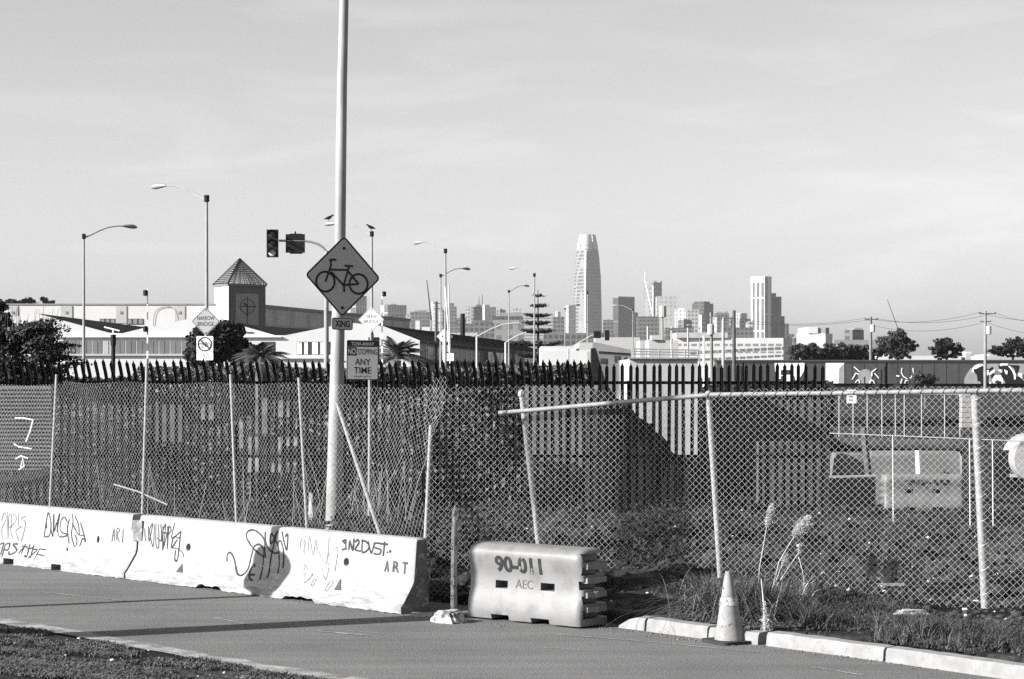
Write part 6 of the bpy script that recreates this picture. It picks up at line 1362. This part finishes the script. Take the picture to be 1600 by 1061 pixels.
# ---------------------------------------------------------------- small street objects
o = gnd(1140, 1004); t = thing('traffic_cone', 'dirty faded traffic cone on a black base standing by the kerb', 'traffic cone', o)
def cone_mat():
    n = N('dirty_cone'); b_ = n.ramp(n.noise(9, 8), .3, .7, .17, .26); k_ = n.ramp(n.noise(22, 9, rough=.7), .56, .64); n.color(n.mixv(k_, b_, .07)); return n.fin(.7, 0, .3)
M_ = Matrix.Translation((o.x, o.y, .03)) @ Matrix.Rotation(R(-1.2), 4, 'Y'); mb = MB(); mb.lathe([(.148, 0), (.145, .02), (.115, .18), (.085, .36), (.082, .37), (.05, .56), (.029, .655), (.027, .665), (.018, .665)], 26, M_); mb.build('body', cone_mat(), t, smooth=45)
mb = MB(); mb.lathe([(.092, .33), (.0845, .375), (.0765, .40), (.0755, .405)], 26, M_ @ Matrix.Translation((.0, 0, 0)) @ Matrix.Scale(1.02, 4)); mb.build('worn_band', mat('worn_band', .4, .2, 20, .6, c2=.16, s2=16, t2=(.5, .55)), t, smooth=45)
mb = MB(); mb.prism(rrect(.43, .43, .07), 0, .03, f=lambda v: Vector((o.x+v.x*math.cos(.5)-v.z*math.sin(.5), o.y+v.x*math.sin(.5)+v.z*math.cos(.5), .002+v.y))); mb.build('base', M_RUBBER, t)
# marker post with its stone
Ym = 22.95; o = gnd(700, 972); t = thing('marker_post', 'thin weathered marker post with grey stripes standing between the barriers', 'post', (PX(709, Ym), Ym, 0))
mb = MB(); mb.tube([W(709, 957, Ym), W(709.5, 850, Ym), W(711, 800, Ym), W(711, 789, Ym)], [.036, .034, .03, .006], 4); mb.build('post', mat('rusty_white_post', .55, .3, 8, .8, c2=.15, s2=11, t2=(.5, .6), bump=.4), t)
for i, y in enumerate((814, 832, 849)): mb = MB(); mb.box(PX(713.5, Ym), PX(720, Ym), Ym-.02, Ym-.01, PZ(y+9, Ym), PZ(y, Ym)); mb.build('stripe_plate', mat('stripe_plate', .2, .1, 9) if i == 0 else bpy.data.materials['stripe_plate'], t)
def rock(name, label, c, sx_, sy_, sz_, m, seed, rz=0):
    me = bpy.data.meshes.new(name); bm = bmesh.new(); bmesh.ops.create_cube(bm, size=2); bmesh.ops.bevel(bm, geom=bm.edges[:], offset=.25, segments=2, affect='EDGES'); bmesh.ops.subdivide_edges(bm, edges=bm.edges[:], cuts=2, use_grid_fill=True)
    for v in bm.verts: d = mnoise.fractal(v.co*1.3+Vector((seed, 0, 0)), 1., 2., 5); v.co *= 1+.22*d; v.co.x *= sx_; v.co.y *= sy_; v.co.z *= sz_; v.co.x *= 1-.25*(v.co.z/sz_)
    bm.to_mesh(me); bm.free(); me.materials.append(m); ob = bpy.data.objects.new(name, me); col.objects.link(ob); ob.location = c; ob.rotation_euler = (0, 0, rz); return tag(ob, label, 'rock')
M_RK = mat('broken_concrete', .4, .25, 9, .9, bump=.8, bscale=30, c2=.12, s2=7, t2=(.5, .56))
c = gnd(700, 974); rock('concrete_lump', 'broken lump of pale concrete at the foot of the marker post', (c.x+.0, c.y+.10, .055), .155, .12, .07, M_RK, 3, -.6)
Ys = 26.; t = rock('upright_slab', 'small pale upright slab behind the chain-link beside the thick pole', (PX(486, Ys), Ys, PZ(790, Ys)), .028, .03, .15, mat('pale_slab', .4, .2, 9), 8); t['category'] = 'slab'
c = W(1303, 955, 22.2); rock('pale_slab', 'pale broken slab lying in the weeds by the kerb', (PX(1425, 21.9), 21.9, tz(PX(1425, 21.9), 21.9)+.05), .16, .08, .03, M_RK, 5)['category'] = 'slab'
for i, (px, py, lb) in enumerate(((1314, 907, 'long thin pale plank lying in the yard beside the plumes'), (1384, 906, 'short pale plank lying in the middle of the yard'), (1368, 881, 'small pale offcut further out in the yard'))):
    y = 25.+i*.6; x = PX(px, y); z = tz(x, y)+.03; mb = MB(); L_ = (.26, .22, .05)[i]; mb.box(x-L_, x+L_, y-.04, y+.04, z, z+.03); o = mb.build('plank', M_CURB, loc=(x, y, z)); tag(o, lb, 'plank', 'pale scraps in the yard')

# ---------------------------------------------------------------- haze
hz = bpy.data.materials.new('haze_air'); hz.use_nodes = True; ht = hz.node_tree; ht.nodes.clear(); out = ht.nodes.new('ShaderNodeOutputMaterial'); pv = ht.nodes.new('ShaderNodeVolumePrincipled')
pv.inputs['Color'].default_value = (.9, .9, .9, 1); pv.inputs['Density'].default_value = .000055; pv.inputs['Anisotropy'].default_value = .3; ht.links.new(pv.outputs[0], out.inputs['Volume'])
mb = MB(); mb.box(-3600, 3600, -60, 6200, -8, 345); h = mb.build('haze', hz); tag(h, kind='stuff')
